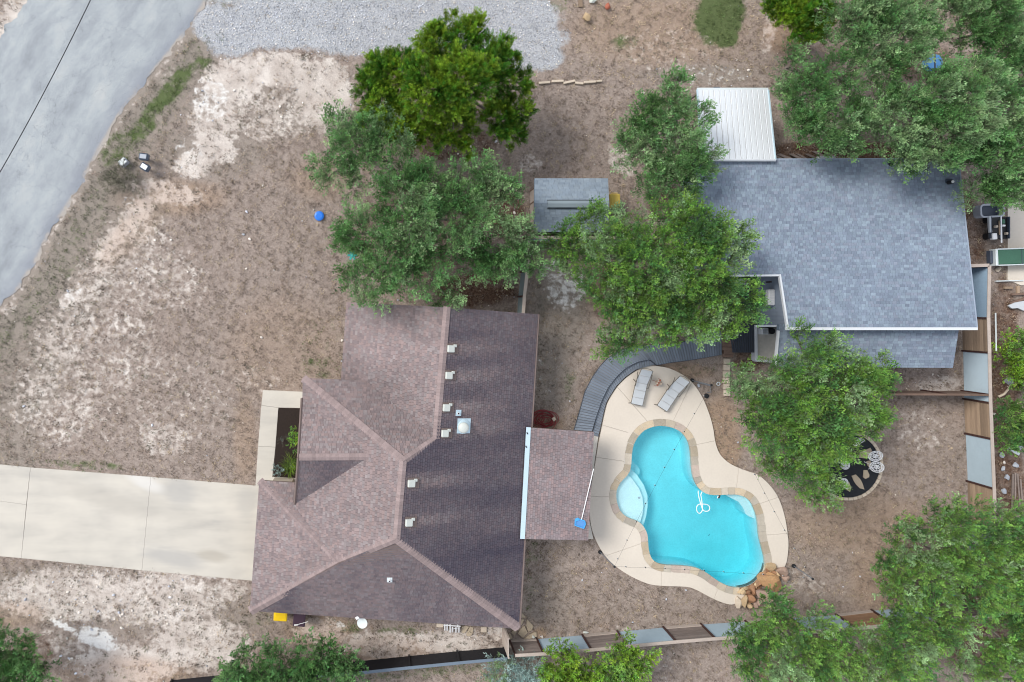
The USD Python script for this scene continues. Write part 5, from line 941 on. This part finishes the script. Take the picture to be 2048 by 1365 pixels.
def instancer(path, kinds, pos, dirs, scale, idx, ups=None, roll=.35, q=None):
    """kinds: list of (kind, material); idx picks one per copy"""
    pr, allp = UsdGeom.PointInstancer.Define(stage, path), []
    for ki, (k, m) in enumerate(kinds):
        for i, src in enumerate(protos(k, m)):
            t = f'{path}/spray_{ki*3+i:03d}'; x = stage.DefinePrim(t, 'Xform'); x.GetReferences().AddInternalReference(src); allp.append(t)
    pr.CreatePrototypesRel().SetTargets(allp)
    n = len(pos); x = dirs/np.linalg.norm(dirs, axis=1, keepdims=True); u = np.tile([0, 0, 1.], (n, 1)) if ups is None else ups; u = u+q.normal(size=(n, 3))*roll
    y = np.cross(u, x); y /= np.linalg.norm(y, axis=1, keepdims=True)+1e-9; z = np.cross(x, y)
    qt = Rotation.from_matrix(np.stack([x, y, z], 2)).as_quat()
    pr.CreatePositionsAttr(Vt.Vec3fArray.FromNumpy(pos.astype(np.float32)))
    pr.CreateOrientationsAttr(Vt.QuathArray([Gf.Quath(float(a[3]), float(a[0]), float(a[1]), float(a[2])) for a in qt]))
    pr.CreateScalesAttr(Vt.Vec3fArray.FromNumpy(np.repeat(scale[:, None], 3, 1).astype(np.float32)))
    pr.CreateProtoIndicesAttr(Vt.IntArray.FromNumpy((idx*3+q.integers(0, 3, n)).astype(np.int32)))
    return path
NSPRAY = [0]
def tree(name, label, cat, kinds, lobes, base, seed, dens=86, sub=(.40, .90), flat=.62, group=None, spread=.9, trunk_r=.16, trunks=1, kmix=None, stems=True, fill=.12, up=.38, scale=(.75, 1.3), deadwood=0, core=15, star=.72):
    """lobes: (px, py, radius in survey pixels, height of its top); base: survey pixel of the trunk"""
    q = np.random.default_rng(seed); b = P(*base); t = thing(name, label, cat, b, group)
    C_, R_ = [], []
    for px, py, r, zt in lobes:
        rm = .82*r*(H-zt*.85)/F; zc = max(zt-rm*flat, .25); C_.append(P(px, py, zc)); R_.append(rm)
    C_, R_ = np.array(C_), np.array(R_); pos, dr, sc = [], [], []
    for c, r in zip(C_, R_):
        ns = max(3, int(r*r*math.pi*1.55/np.mean(sub)**2*.50)); i = np.arange(ns)+.5                     # leaf masses over the dome
        ph = np.arccos(1-1.28*i/ns); th = i*2.39996+q.uniform(0, 6); dd = np.stack([np.sin(ph)*np.cos(th), np.sin(ph)*np.sin(th), np.cos(ph)], 1)+q.normal(size=(ns, 3))*.16
        sc_c = c+dd*[r, r, r*flat]*q.uniform(.5, 1.24, (ns, 1)); sr = sub[0]+(sub[1]-sub[0])*q.random(ns)**1.4
        k_ = int(ns*fill); sc_c = np.vstack([sc_c, c+q.normal(size=(k_, 3))*[r*.4, r*.4, r*flat*.3]]); sr = np.r_[sr, q.uniform(*sub, k_)]; dd = np.vstack([dd, q.normal(size=(k_, 3))])
        for s_c, s_r, d0 in zip(sc_c, sr, dd):
            hid = (((s_c-C_)/np.stack([R_, R_, R_*flat], 1))**2).sum(1); inside = (hid < .45).sum()
            if inside > 1 and q.random() < .6: continue
            n = max(4, int(dens*s_r*s_r)); e = q.normal(size=(n, 3)); e /= np.linalg.norm(e, axis=1, keepdims=True); e[:, 2] = np.where(e[:, 2] < -.2, -e[:, 2]*.6, e[:, 2])
            pos.append(s_c+e*s_r*[1, 1, .75]*q.uniform(.05, star, (n, 1))-.1*e*(star > .8)); o = (s_c-c); o = o/(np.linalg.norm(o)+1e-6); dr.append(e*1.0+o*.55+[0, 0, up]+q.normal(size=(n, 3))*.16); sc.append(q.uniform(*scale, n))
    for c, r in zip(C_, R_):                                                        # inner foliage that closes the crown
        n = int(core*r*r*math.pi); e = q.normal(size=(n, 3)); e /= np.linalg.norm(e, axis=1, keepdims=True); e[:, 2] = np.abs(e[:, 2])*.9; pos.append(c+e*[r, r, r*flat]*q.uniform(.35, .88, (n, 1))-[0, 0, .1]); dr.append(e+[0, 0, .4]+q.normal(size=(n, 3))*.35); sc.append(q.uniform(*scale, n)*1.15)
    nc = sum(len(x) for x in pos[-len(C_):])
    pos, dr, sc = np.vstack(pos), np.vstack(dr), np.concatenate(sc); core_ = np.arange(len(pos)) >= len(pos)-nc; k_ = pos[:, 2] > .12; pos, dr, sc, core_ = pos[k_], dr[k_], sc[k_], core_[k_]; n = len(pos); NSPRAY[0] += n
    idx = q.choice(len(kinds), n, p=kmix) if kmix else np.zeros(n, int)
    if kmix: # leaf kinds spread in patches by position noise
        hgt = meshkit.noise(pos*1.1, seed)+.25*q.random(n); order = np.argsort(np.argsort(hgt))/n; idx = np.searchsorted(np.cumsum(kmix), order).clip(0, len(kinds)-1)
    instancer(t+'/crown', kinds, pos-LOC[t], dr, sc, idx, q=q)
    top = C_[:, 2].mean(); fork = b+[0, 0, max(.5, top*.42)]
    for j in range(trunks):
        o = np.array([q.uniform(-.35, .35), q.uniform(-.35, .35), 0])*(trunks > 1); obj('trunk', tube([b+o, b+o*.8+(fork-b)*[1, 1, .5], fork+o*.4], [trunk_r*1.25, trunk_r, trunk_r*.8], 8), 'bark', t)
    if stems:
        for c, r in zip(C_, R_):
            m = (fork+c)/2+q.normal(size=3)*.15+[0, 0, .2]; obj('limb', tube(spline([fork, m, c, c+[0, 0, r*flat*.5]], 3), np.linspace(trunk_r*.55, .02, 12), 6), 'bark', t)
    for k2 in range(deadwood):                                                   # bare grey twigs showing through
        c, r = C_[q.integers(len(C_))], R_[0]; a = q.uniform(0, 6.28); e = c+[math.cos(a)*r*.8, math.sin(a)*r*.8, r*flat*.7]; s_ = c+[0, 0, .2]; mid = (s_+e)/2+q.normal(size=3)*.1
        obj('dead_branch', [tube([s_, mid, e], [.03, .02, .008], 5)]+[tube([mid, mid+(e-mid)*.5+q.normal(size=3)*.25], [.012, .004], 4) for _ in range(4)], 'bark', t)
    return t
OAK = [('oak', 'leaf_oak_deep'), ('oak', 'leaf_oak'), ('oak', 'leaf_oak_pale')]; OM = [.26, .48, .26]
OAKG = [('oak', 'leaf_oak_deep'), ('oak', 'leaf_oak_warm'), ('oak', 'leaf_oak_pale')]; GM_ = [.26, .54, .20]
OAKP = [('oak', 'leaf_oak_deep'), ('oak', 'leaf_oak'), ('oak', 'leaf_oak_pale')]; PM = [.18, .36, .46]
JUN = [('juniper', 'leaf_juniper'), ('juniper', 'leaf_juniper_lit')]; JM = [.5, .5]  # two leaf greens, the second yellower
ELM = [('elm', 'leaf_oak_deep'), ('elm', 'leaf_elm'), ('elm', 'leaf_oak_pale')]; EM = [.22, .60, .18]
YNG = [('young', 'leaf_elm'), ('young', 'leaf_young')]; YM = [.4, .6]
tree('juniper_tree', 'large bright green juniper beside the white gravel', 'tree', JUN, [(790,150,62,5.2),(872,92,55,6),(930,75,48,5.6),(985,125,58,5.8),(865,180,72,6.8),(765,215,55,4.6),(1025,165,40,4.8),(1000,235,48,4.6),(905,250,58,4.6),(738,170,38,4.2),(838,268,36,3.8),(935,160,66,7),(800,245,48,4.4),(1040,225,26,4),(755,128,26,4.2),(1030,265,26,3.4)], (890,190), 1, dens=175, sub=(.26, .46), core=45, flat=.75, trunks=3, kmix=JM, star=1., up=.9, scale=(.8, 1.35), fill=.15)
tree('live_oak', 'grey green live oak touching the lower left of the bright juniper', 'tree', OAKP, [(715,300,60,4.6),(670,345,48,4.2),(760,270,50,4.6),(800,330,48,5),(690,258,24,3.6)], (735,320), 2, kmix=PM, deadwood=3)
tree('live_oak', 'spreading live oak north of the brown house roof', 'tree', OAK, [(800,400,62,6),(860,370,50,5.6),(930,365,50,5.2),(985,370,44,5),(740,470,60,5.6),(820,465,66,6.6),(700,472,40,4.6),(770,540,66,6),(840,555,48,5.6),(900,440,58,5.8),(935,405,34,5),(730,560,40,4.6),(860,500,48,5.6),(890,590,22,4.4),(1012,385,26,4.2)], (815,470), 3, kmix=OM, trunks=2, trunk_r=.18, deadwood=2)
tree('live_oak', 'smaller live oak leaning over the metal fence below the garden shed', 'tree', OAK, [(990,490,50,5),(1040,500,42,5),(950,520,40,4.6),(1000,535,32,4.4),(1065,520,24,4.4),(945,475,30,4.4)], (985,505), 4, kmix=OM)
tree('live_oak', 'live oak between the gravel path and the bright metal porch', 'tree', OAK, [(1300,240,58,5),(1340,205,42,4.8),(1280,300,56,5),(1350,300,60,5.6),(1330,365,52,5.2),(1375,250,40,5),(1255,265,36,4.2),(1385,355,40,5),(1300,345,40,4.6),(1395,320,30,4.6)], (1325,285), 5, kmix=OM, deadwood=2)
tree('live_oak', 'broad live oak overhanging the garden shed roof', 'tree', OAKG, [(1185,455,46,5.2),(1250,478,32,5),(1150,505,50,4.8),(1215,500,62,6.2),(1306,436,38,5.4),(1270,520,62,6.4),(1210,570,46,5.2),(1250,600,52,5.6),(1260,660,46,5.2),(1310,650,46,5.4),(1125,485,36,4.4),(1290,590,50,5.8),(1310,470,40,5.6),(1240,690,26,4.6)], (1235,535), 6, kmix=GM_, trunks=2, trunk_r=.2)
tree('live_oak', 'tall live oak overhanging the west edge of the grey house roof', 'tree', OAKG, [(1380,440,52,6.4),(1420,472,52,6.6),(1440,525,42,6.2),(1350,500,52,6.4),(1395,540,60,6.6),(1340,570,46,6),(1440,580,50,6),(1400,620,50,5.6),(1352,655,38,5.2),(1480,600,38,5.6),(1440,645,28,5),(1330,620,40,5.4),(1475,480,22,5.8)], (1395,560), 7, kmix=GM_, trunk_r=.2)
tree('live_oak', 'round live oak over the mulch ring south of the grey house', 'tree', OAKG, [(1610,780,72,6.4),(1540,760,52,5.4),(1510,820,50,5),(1560,850,66,6),(1640,860,66,6),(1700,790,52,5.6),(1630,725,46,5.6),(1672,852,36,5),(1600,930,58,5.2),(1640,945,36,4.8),(1560,920,40,4.6),(1690,735,34,5),(1745,738,24,4.6),(1765,758,14,4.2),(1640,990,26,4),(1738,835,28,4.4),(1490,760,30,4.6),(1600,690,30,5)], (1620,840), 8, kmix=GM_, trunks=2, trunk_r=.22)
tree('juniper_tree', 'yellow green juniper at the top edge beside the large oaks', 'tree', JUN, [(1580,25,44,4.4),(1545,15,28,3.8),(1625,15,42,4.6),(1605,60,32,4),(1560,-20,40,4.2),(1640,60,22,3.6)], (1604,85), 9, dens=205, sub=(.24, .44), core=45, flat=.75, kmix=[.35, .65], star=1., up=.9, scale=(.8, 1.35))
tree('live_oak', 'pale live oak just above the bright metal porch corner', 'tree', OAKP, [(1610,190,60,5.4),(1670,150,50,5.4),(1640,250,58,5.4),(1600,240,44,5),(1700,240,44,5.2),(1580,140,32,4.4),(1660,290,32,4.6),(1570,200,30,4.4)], (1640,205), 10, kmix=[.3, .45, .25])
tree('live_oak', 'silvery live oak at the top between the juniper and the blue drum', 'tree', OAKP, [(1720,50,62,6.2),(1780,70,60,6.4),(1690,20,46,5.6),(1760,10,60,6),(1740,115,46,5.6),(1820,30,52,6),(1790,130,40,5.4),(1690,90,40,5.4),(1840,80,30,5.2)], (1760,70), 11, dens=105, core=20, kmix=[.12, .38, .5], deadwood=4)
tree('live_oak', 'large pale live oak overhanging the north edge of the grey house roof', 'tree', OAKP, [(1860,200,66,6.6),(1800,250,60,6.2),(1930,210,60,6.6),(1880,280,62,6.4),(1820,310,36,5.4),(1950,290,50,5.6),(1770,200,46,5.4),(1780,290,36,5.2),(1930,170,46,6.2),(1860,320,30,5.2),(1980,240,40,6)], (1870,240), 12, kmix=[.14, .40, .46], dens=105, core=20, trunk_r=.2, deadwood=4)
tree('live_oak', 'live oak in the top right corner', 'tree', OAKP, [(1990,50,60,6.2),(2040,90,60,6),(1940,20,50,6),(1990,120,50,5.8),(2050,20,60,6),(2060,160,50,5.6),(1930,75,40,5.2),(1980,-10,50,6),(1900,20,44,5.6),(1960,150,36,5)], (2005,70), 13, dens=105, core=20, kmix=[.2, .45, .35], deadwood=2)
tree('live_oak', 'live oak at the right edge above the stock tank', 'tree', OAKP, [(2020,230,50,5.8),(2040,300,56,5.8),(1980,330,50,5.2),(2020,370,46,5.2),(1960,380,36,4.6),(2060,240,50,5.6),(1990,395,24,4.2)], (2015,315), 14, kmix=[.28, .47, .25])
tree('cedar_elm', 'leafy elm filling the lower right of the yard', 'tree', ELM, [(1850,1090,62,6),(1920,1060,62,6.2),(1800,1110,46,5),(1880,1150,60,6),(1820,1170,52,5.4),(1960,1120,60,6.4),(1915,1020,38,5.2),(1770,1130,30,4.2),(1860,1040,40,5),(1950,1190,50,6),(1790,1190,30,4.4),(1800,1060,24,4)], (1880,1110), 15, kmix=EM, trunks=2, trunk_r=.2, dens=66)
tree('cedar_elm', 'leafy elm at the right edge beyond the east fence corner', 'tree', ELM, [(2010,1080,60,6.2),(2040,1150,62,6.4),(2000,1180,50,6),(2060,1080,60,6),(1995,1035,34,5),(2050,1210,44,5.6),(2040,1030,30,4.6)], (2020,1120), 16, kmix=EM, dens=66)
tree('cedar_elm', 'leafy elm overhanging the panel fence right of the waterfall', 'tree', ELM, [(1560,1260,56,5.4),(1510,1290,50,5),(1620,1260,52,5.4),(1590,1320,60,5.6),(1650,1310,50,5.2),(1520,1340,46,5),(1550,1215,28,4.2),(1670,1270,34,4.8),(1480,1270,28,4.2),(1660,1350,40,5)], (1580,1300), 17, kmix=EM, dens=66)
tree('cedar_elm', 'leafy elm between the red fence panel and the lower right corner', 'tree', ELM, [(1790,1290,60,5.8),(1740,1330,52,5.4),(1850,1260,52,5.6),(1840,1230,40,5.2),(1810,1350,50,5.4),(1720,1290,34,4.8),(1890,1240,34,5),(1780,1250,40,5)], (1790,1310), 18, kmix=EM, dens=66)
tree('cedar_elm', 'leafy elm in the lower right corner', 'tree', ELM, [(1990,1270,56,5.8),(2040,1290,60,6),(1960,1320,50,5.4),(2020,1350,56,5.6),(1930,1350,40,5),(2060,1240,50,6)], (2000,1310), 19, kmix=EM, dens=66)
tree('live_oak', 'dark bushy oak at the bottom edge left of the black screen fence', 'tree', [('elm', 'leaf_oak_deep'), ('elm', 'leaf_oak')], [(560,1325,56,3.8),(620,1310,48,3.8),(500,1320,44,3.4),(665,1310,34,3.4),(590,1360,60,4),(650,1350,46,3.6),(470,1350,40,3.2),(530,1370,50,3.6),(700,1335,20,3)], (580,1345), 20, kmix=[.6, .4], dens=70)
tree('live_oak', 'dark bushy oak in the lower left corner', 'tree', [('elm', 'leaf_oak_deep'), ('elm', 'leaf_oak')], [(30,1290,42,3.4),(60,1310,38,3.2),(10,1330,52,3.4),(55,1350,44,3.2),(-20,1300,50,3.4),(80,1335,24,2.4)], (30,1320), 21, kmix=[.6, .4], dens=70)
tree('sapling', 'yellow green young tree south of the panel fence, left of the pair', 'tree', YNG, [(1120,1325,32,2.8),(1150,1345,34,2.8),(1100,1350,30,2.4),(1120,1290,14,2.6),(1170,1350,24,2.4),(1135,1365,30,2.6)], (1130,1340), 22, kmix=[.25, .75], dens=80, sub=(.2, .36), trunk_r=.07)
tree('sapling', 'taller yellow green young tree south of the panel fence, right of the pair', 'tree', YNG, [(1240,1305,26,3.6),(1220,1330,30,3.2),(1270,1325,30,3.2),(1240,1350,36,3.2),(1200,1345,24,2.6),(1245,1283,14,3.6),(1285,1320,16,3)], (1238,1335), 23, kmix=[.5, .5], dens=80, sub=(.2, .36), trunk_r=.07, deadwood=2)
tree('silver_bush', 'silver blue bush at the bottom edge beside the panel fence', 'shrub', [('silver', 'leaf_silver'), ('silver', 'leaf_oak_pale')], [(1010,1345,36,1.6),(1045,1330,26,1.5),(985,1358,26,1.3),(1040,1358,26,1.4),(1065,1325,12,1.2)], (1015,1350), 24, kmix=[.8, .2], dens=85, sub=(.2, .34), trunk_r=.05, stems=False)
tree('leafy_shrub', 'bright leafy shrub beyond the east fence below the timbers', 'shrub', YNG, [(2025,690,30,1.8),(2040,735,30,1.9),(2015,730,24,1.6),(2050,700,30,1.8),(2045,765,20,1.4)], (2035,720), 25, kmix=[.5, .5], dens=80, sub=(.2, .36), trunk_r=.05, stems=False)
tree('leafy_shrub', 'dark green shrub beyond the east fence, lower of the two', 'shrub', [('elm', 'leaf_oak_deep'), ('elm', 'leaf_elm')], [(2015,840,34,1.8),(2045,830,34,1.9),(2010,880,24,1.6),(2045,870,28,1.8),(1998,815,14,1.2)], (2025,850), 26, kmix=[.6, .4], dens=80, sub=(.2, .36), trunk_r=.05, stems=False)
tree('bed_shrub', 'yellow green shrub in the mulch bed against the brown house', 'shrub', YNG, [(592,868,12,1.0),(594,885,12,.95),(588,876,9,.9)], (592,877), 27, kmix=[.5, .5], dens=150, sub=(.12, .2), trunk_r=.03, stems=False, scale=(.4, .7))
tree('bed_shrub', 'round silver plant in the lower corner of the mulch bed', 'shrub', [('oak', 'leaf_silver'), ('oak', 'leaf_silver')], [(558,938,9,.45)], (558,938), 28, dens=260, sub=(.1, .18), flat=.8, trunk_r=.02, stems=False, scale=(.35, .6))
tree('bed_shrub', 'thin greyish plant in the middle of the mulch bed', 'shrub', [('dry', 'leaf_silver'), ('dry', 'leaf_dry')], [(570,879,7,.4),(562,883,5,.35)], (567,881), 29, kmix=[.5, .5], dens=150, sub=(.1, .18), trunk_r=.02, stems=False, scale=(.35, .6))
tree('dry_bush', 'leafless grey brush heap beside the mailboxes', 'shrub', [('dry', 'leaf_dry'), ('dry', 'grass_grey')], [(240,352,26,.7),(255,365,24,.6),(228,368,18,.5)], (243,360), 30, kmix=[.5, .5], dens=110, sub=(.16, .3), trunk_r=.03, stems=False, flat=.5)
q = np.random.default_rng(5); b = P(583,932); gt_ = thing('grass_clump', 'tall green grass clump in the mulch bed against the house', 'grass', b); n = 34; e = q.normal(size=(n, 3))*[.14, .2, 0]
instancer(gt_+'/leaves', [('long_blade', 'grass_green'), ('long_blade', 'leaf_young')], e+[0, 0, .01], np.tile([1., 0, 0], (n, 1))+q.normal(size=(n, 3))*.15, q.uniform(.7, 1.2, n), q.integers(0, 2, n), q=q, roll=.12)

# ------------------------------------------------------------------ ground cover (uncountable)
occ = unary_union([DECK, pg([(-70,922),(532,973),(520,1163),(-80,1106)]), pg([(523,778),(625,783),(600,970),(509,972)]), Polygon([tuple(x[:2]) for x in (A, C, G, Hh, Jj, K, Vv, Lr, N1)]).buffer(-.3), pg([(1050,858),(1196,872),(1186,1078),(1042,1074)]), Polygon([tuple(x[:2]) for x in up]).buffer(-.4), pg([(2014,385),(2140,385),(2140,571),(2014,565)]), Point(*bc[:2]).buffer(1.95), pg([(1147,866),(1184,757),(1235,704),(1443,665),(1512,550),(1512,720),(1310,732),(1200,800),(1190,870)]),
                   Polygon([*map(tuple, rr+off*-.01), *map(tuple, (rr+off)[::-1])]).buffer(.05)])
def scatter(name, n, weight, kinds, sc, seed, label, cat, mix, up_axis=True, z=-.012):
    q = np.random.default_rng(seed); X, Y = q.uniform(-25, 39, n), q.uniform(-24, 21, n); fl = fields(X, Y)
    w = weight(fl, PX(X, Y), meshkit.fbm(np.stack([X*1.9, Y*1.9, 0*X], 1), 4, 3)); k = (q.random(n) < w) & ~shapely.contains_xy(occ, X, Y); X, Y = X[k], Y[k]; fl = {a: b[k] for a, b in fl.items()}; m = len(X)
    idx = mix(fl, q, m, PX(X, Y)); path = _path(name, None)
    instancer(path, kinds, np.stack([X, Y, np.full(m, z)], 1), np.stack([np.cos(q.uniform(0, 6.28, m)), np.sin(q.uniform(0, 6.28, m)), 0*X], 1), q.uniform(*sc, m), idx, q=q, roll=.15); tag(path, label, cat, kind='stuff'); return m
def gmix(fl, q, m, p):
    r = q.random(m); g = fl['green']*1.3-.15; i = np.where(r < g, 2, np.where(r < g+np.maximum(fl['grey']*.55, fl['verge']), 3, np.where(q.random(m) < .16+.3*(p[0] > 1150)*(p[1] < 170), 1, 0))); return i
NG = scatter('dry_grass', 150000, lambda f, p, nz: np.clip(1.05-1.5*np.clip(f['bare']*.9+(nz-.5)*1.2-.1, 0, 1)-1.5*f['gravel']-.85*f['litter']-1.1*f['white'], .015, 1)*(.55+.45*np.clip((nz-.35)*4, 0, 1)), [('blade', 'grass_dry'), ('blade', 'grass_straw'), ('blade', 'grass_green'), ('blade', 'grass_grey')], (.5, 1.15), 71, 'short dry grass covering the yards', 'grass', gmix)
NT = scatter('dry_tussocks', 60000, lambda f, p, nz: np.clip(f['bare']*1.15-.12, 0, .40)*np.clip((nz-.40)*5, 0, 1)*(f['gravel'] < .3)*(f['white'] < .55), [('blade', 'grass_dry'), ('blade', 'grass_grey')], (.9, 1.5), 72, 'darker dry grass tussocks on the bare pale soil', 'grass', lambda fl, q, m, p: q.integers(0, 2, m))
# loose stones: small faceted pebbles
def pebbles(name, n, weight, mats, size, seed, label):
    q = np.random.default_rng(seed); X, Y = q.uniform(-25, 39, n), q.uniform(-24, 21, n); fl = fields(X, Y); w = weight(fl, PX(X, Y), meshkit.fbm(np.stack([X*1.3, Y*1.3, 0*X], 1), 4, 9)); k = (q.random(n) < w) & ~shapely.contains_xy(occ, X, Y); X, Y = X[k], Y[k]; m = len(X)
    path = _path(name, None); pr = UsdGeom.PointInstancer.Define(stage, path); tg = []
    for i, mt in enumerate(mats):
        r_ = trimesh.creation.icosphere(0, 1.); v = np.array(r_.vertices); g2 = np.random.default_rng(i)
        for _ in range(6): d = g2.normal(size=3); d /= np.linalg.norm(d); hh = v@d-.7; v = v-np.clip(hh, 0, None)[:, None]*d
        v *= [1, .75, .6]; usdkit.mesh(stage, f'{path}/pebble_{i:03d}', (v, np.array(r_.faces)), MAT[mt]); tg.append(f'{path}/pebble_{i:03d}')
    pr.CreatePrototypesRel().SetTargets(tg); s = size[0]*(1-q.random(m)*.999)**(-1/size[2]); s = np.clip(s, size[0], size[1]); a = q.uniform(0, 3.14, m)
    pr.CreatePositionsAttr(Vt.Vec3fArray.FromNumpy(np.stack([X, Y, s*.15-.012], 1).astype(np.float32))); pr.CreateScalesAttr(Vt.Vec3fArray.FromNumpy(np.repeat(s[:, None], 3, 1).astype(np.float32)))
    pr.CreateOrientationsAttr(Vt.QuathArray([Gf.Quath(math.cos(x), 0, 0, math.sin(x)) for x in a])); pr.CreateProtoIndicesAttr(Vt.IntArray.FromNumpy(q.integers(0, len(tg), m).astype(np.int32))); tag(path, label, 'stones', kind='stuff'); return m
def wst(f, p, nz):
    x, y = p; rub = np.maximum.reduce([blobs(x, y, [(180,1200,170,70,0,1),(330,1190,120,60,0,.8),(140,1320,30,40,0,1),(130,600,60,16,-40,.4),(310,345,20,12,0,1),(1000,330,60,40,0,.5),(960,290,80,30,0,.5),(1050,430,25,70,0,.8),(1430,150,90,40,0,.9),(1860,770,60,24,0,1),(680,1250,20,14,0,1),(990,1270,30,25,0,1),(1420,725,40,10,0,.8),(980,590,60,20,0,.3),(520,200,150,60,0,.25),(900,1290,90,30,0,.4)]), .5*f['white'], .10*f['bare']]); return .012+.42*rub*np.clip((nz-.3)*3, 0, 1)
NS = pebbles('loose_stones', 210000, wst, ['stone_pale', 'stone_pale', 'stone_gravel'], (.016, .11, 2.1), 81, 'pale loose stones strewn over bare ground')
NV = pebbles('gravel_stones', 330000, lambda f, p, nz: np.clip(f['gravel']*1.3-.12+(nz-.5)*1.1, 0, 1)*.95*(f['gravel'] > .02), ['stone_gravel', 'stone_gravel', 'stone_pale'], (.020, .055, 3.), 82, 'white gravel of the parking yard')
print('sprays', NSPRAY[0], 'grass', NG, 'stones', NS, 'gravel', NV)
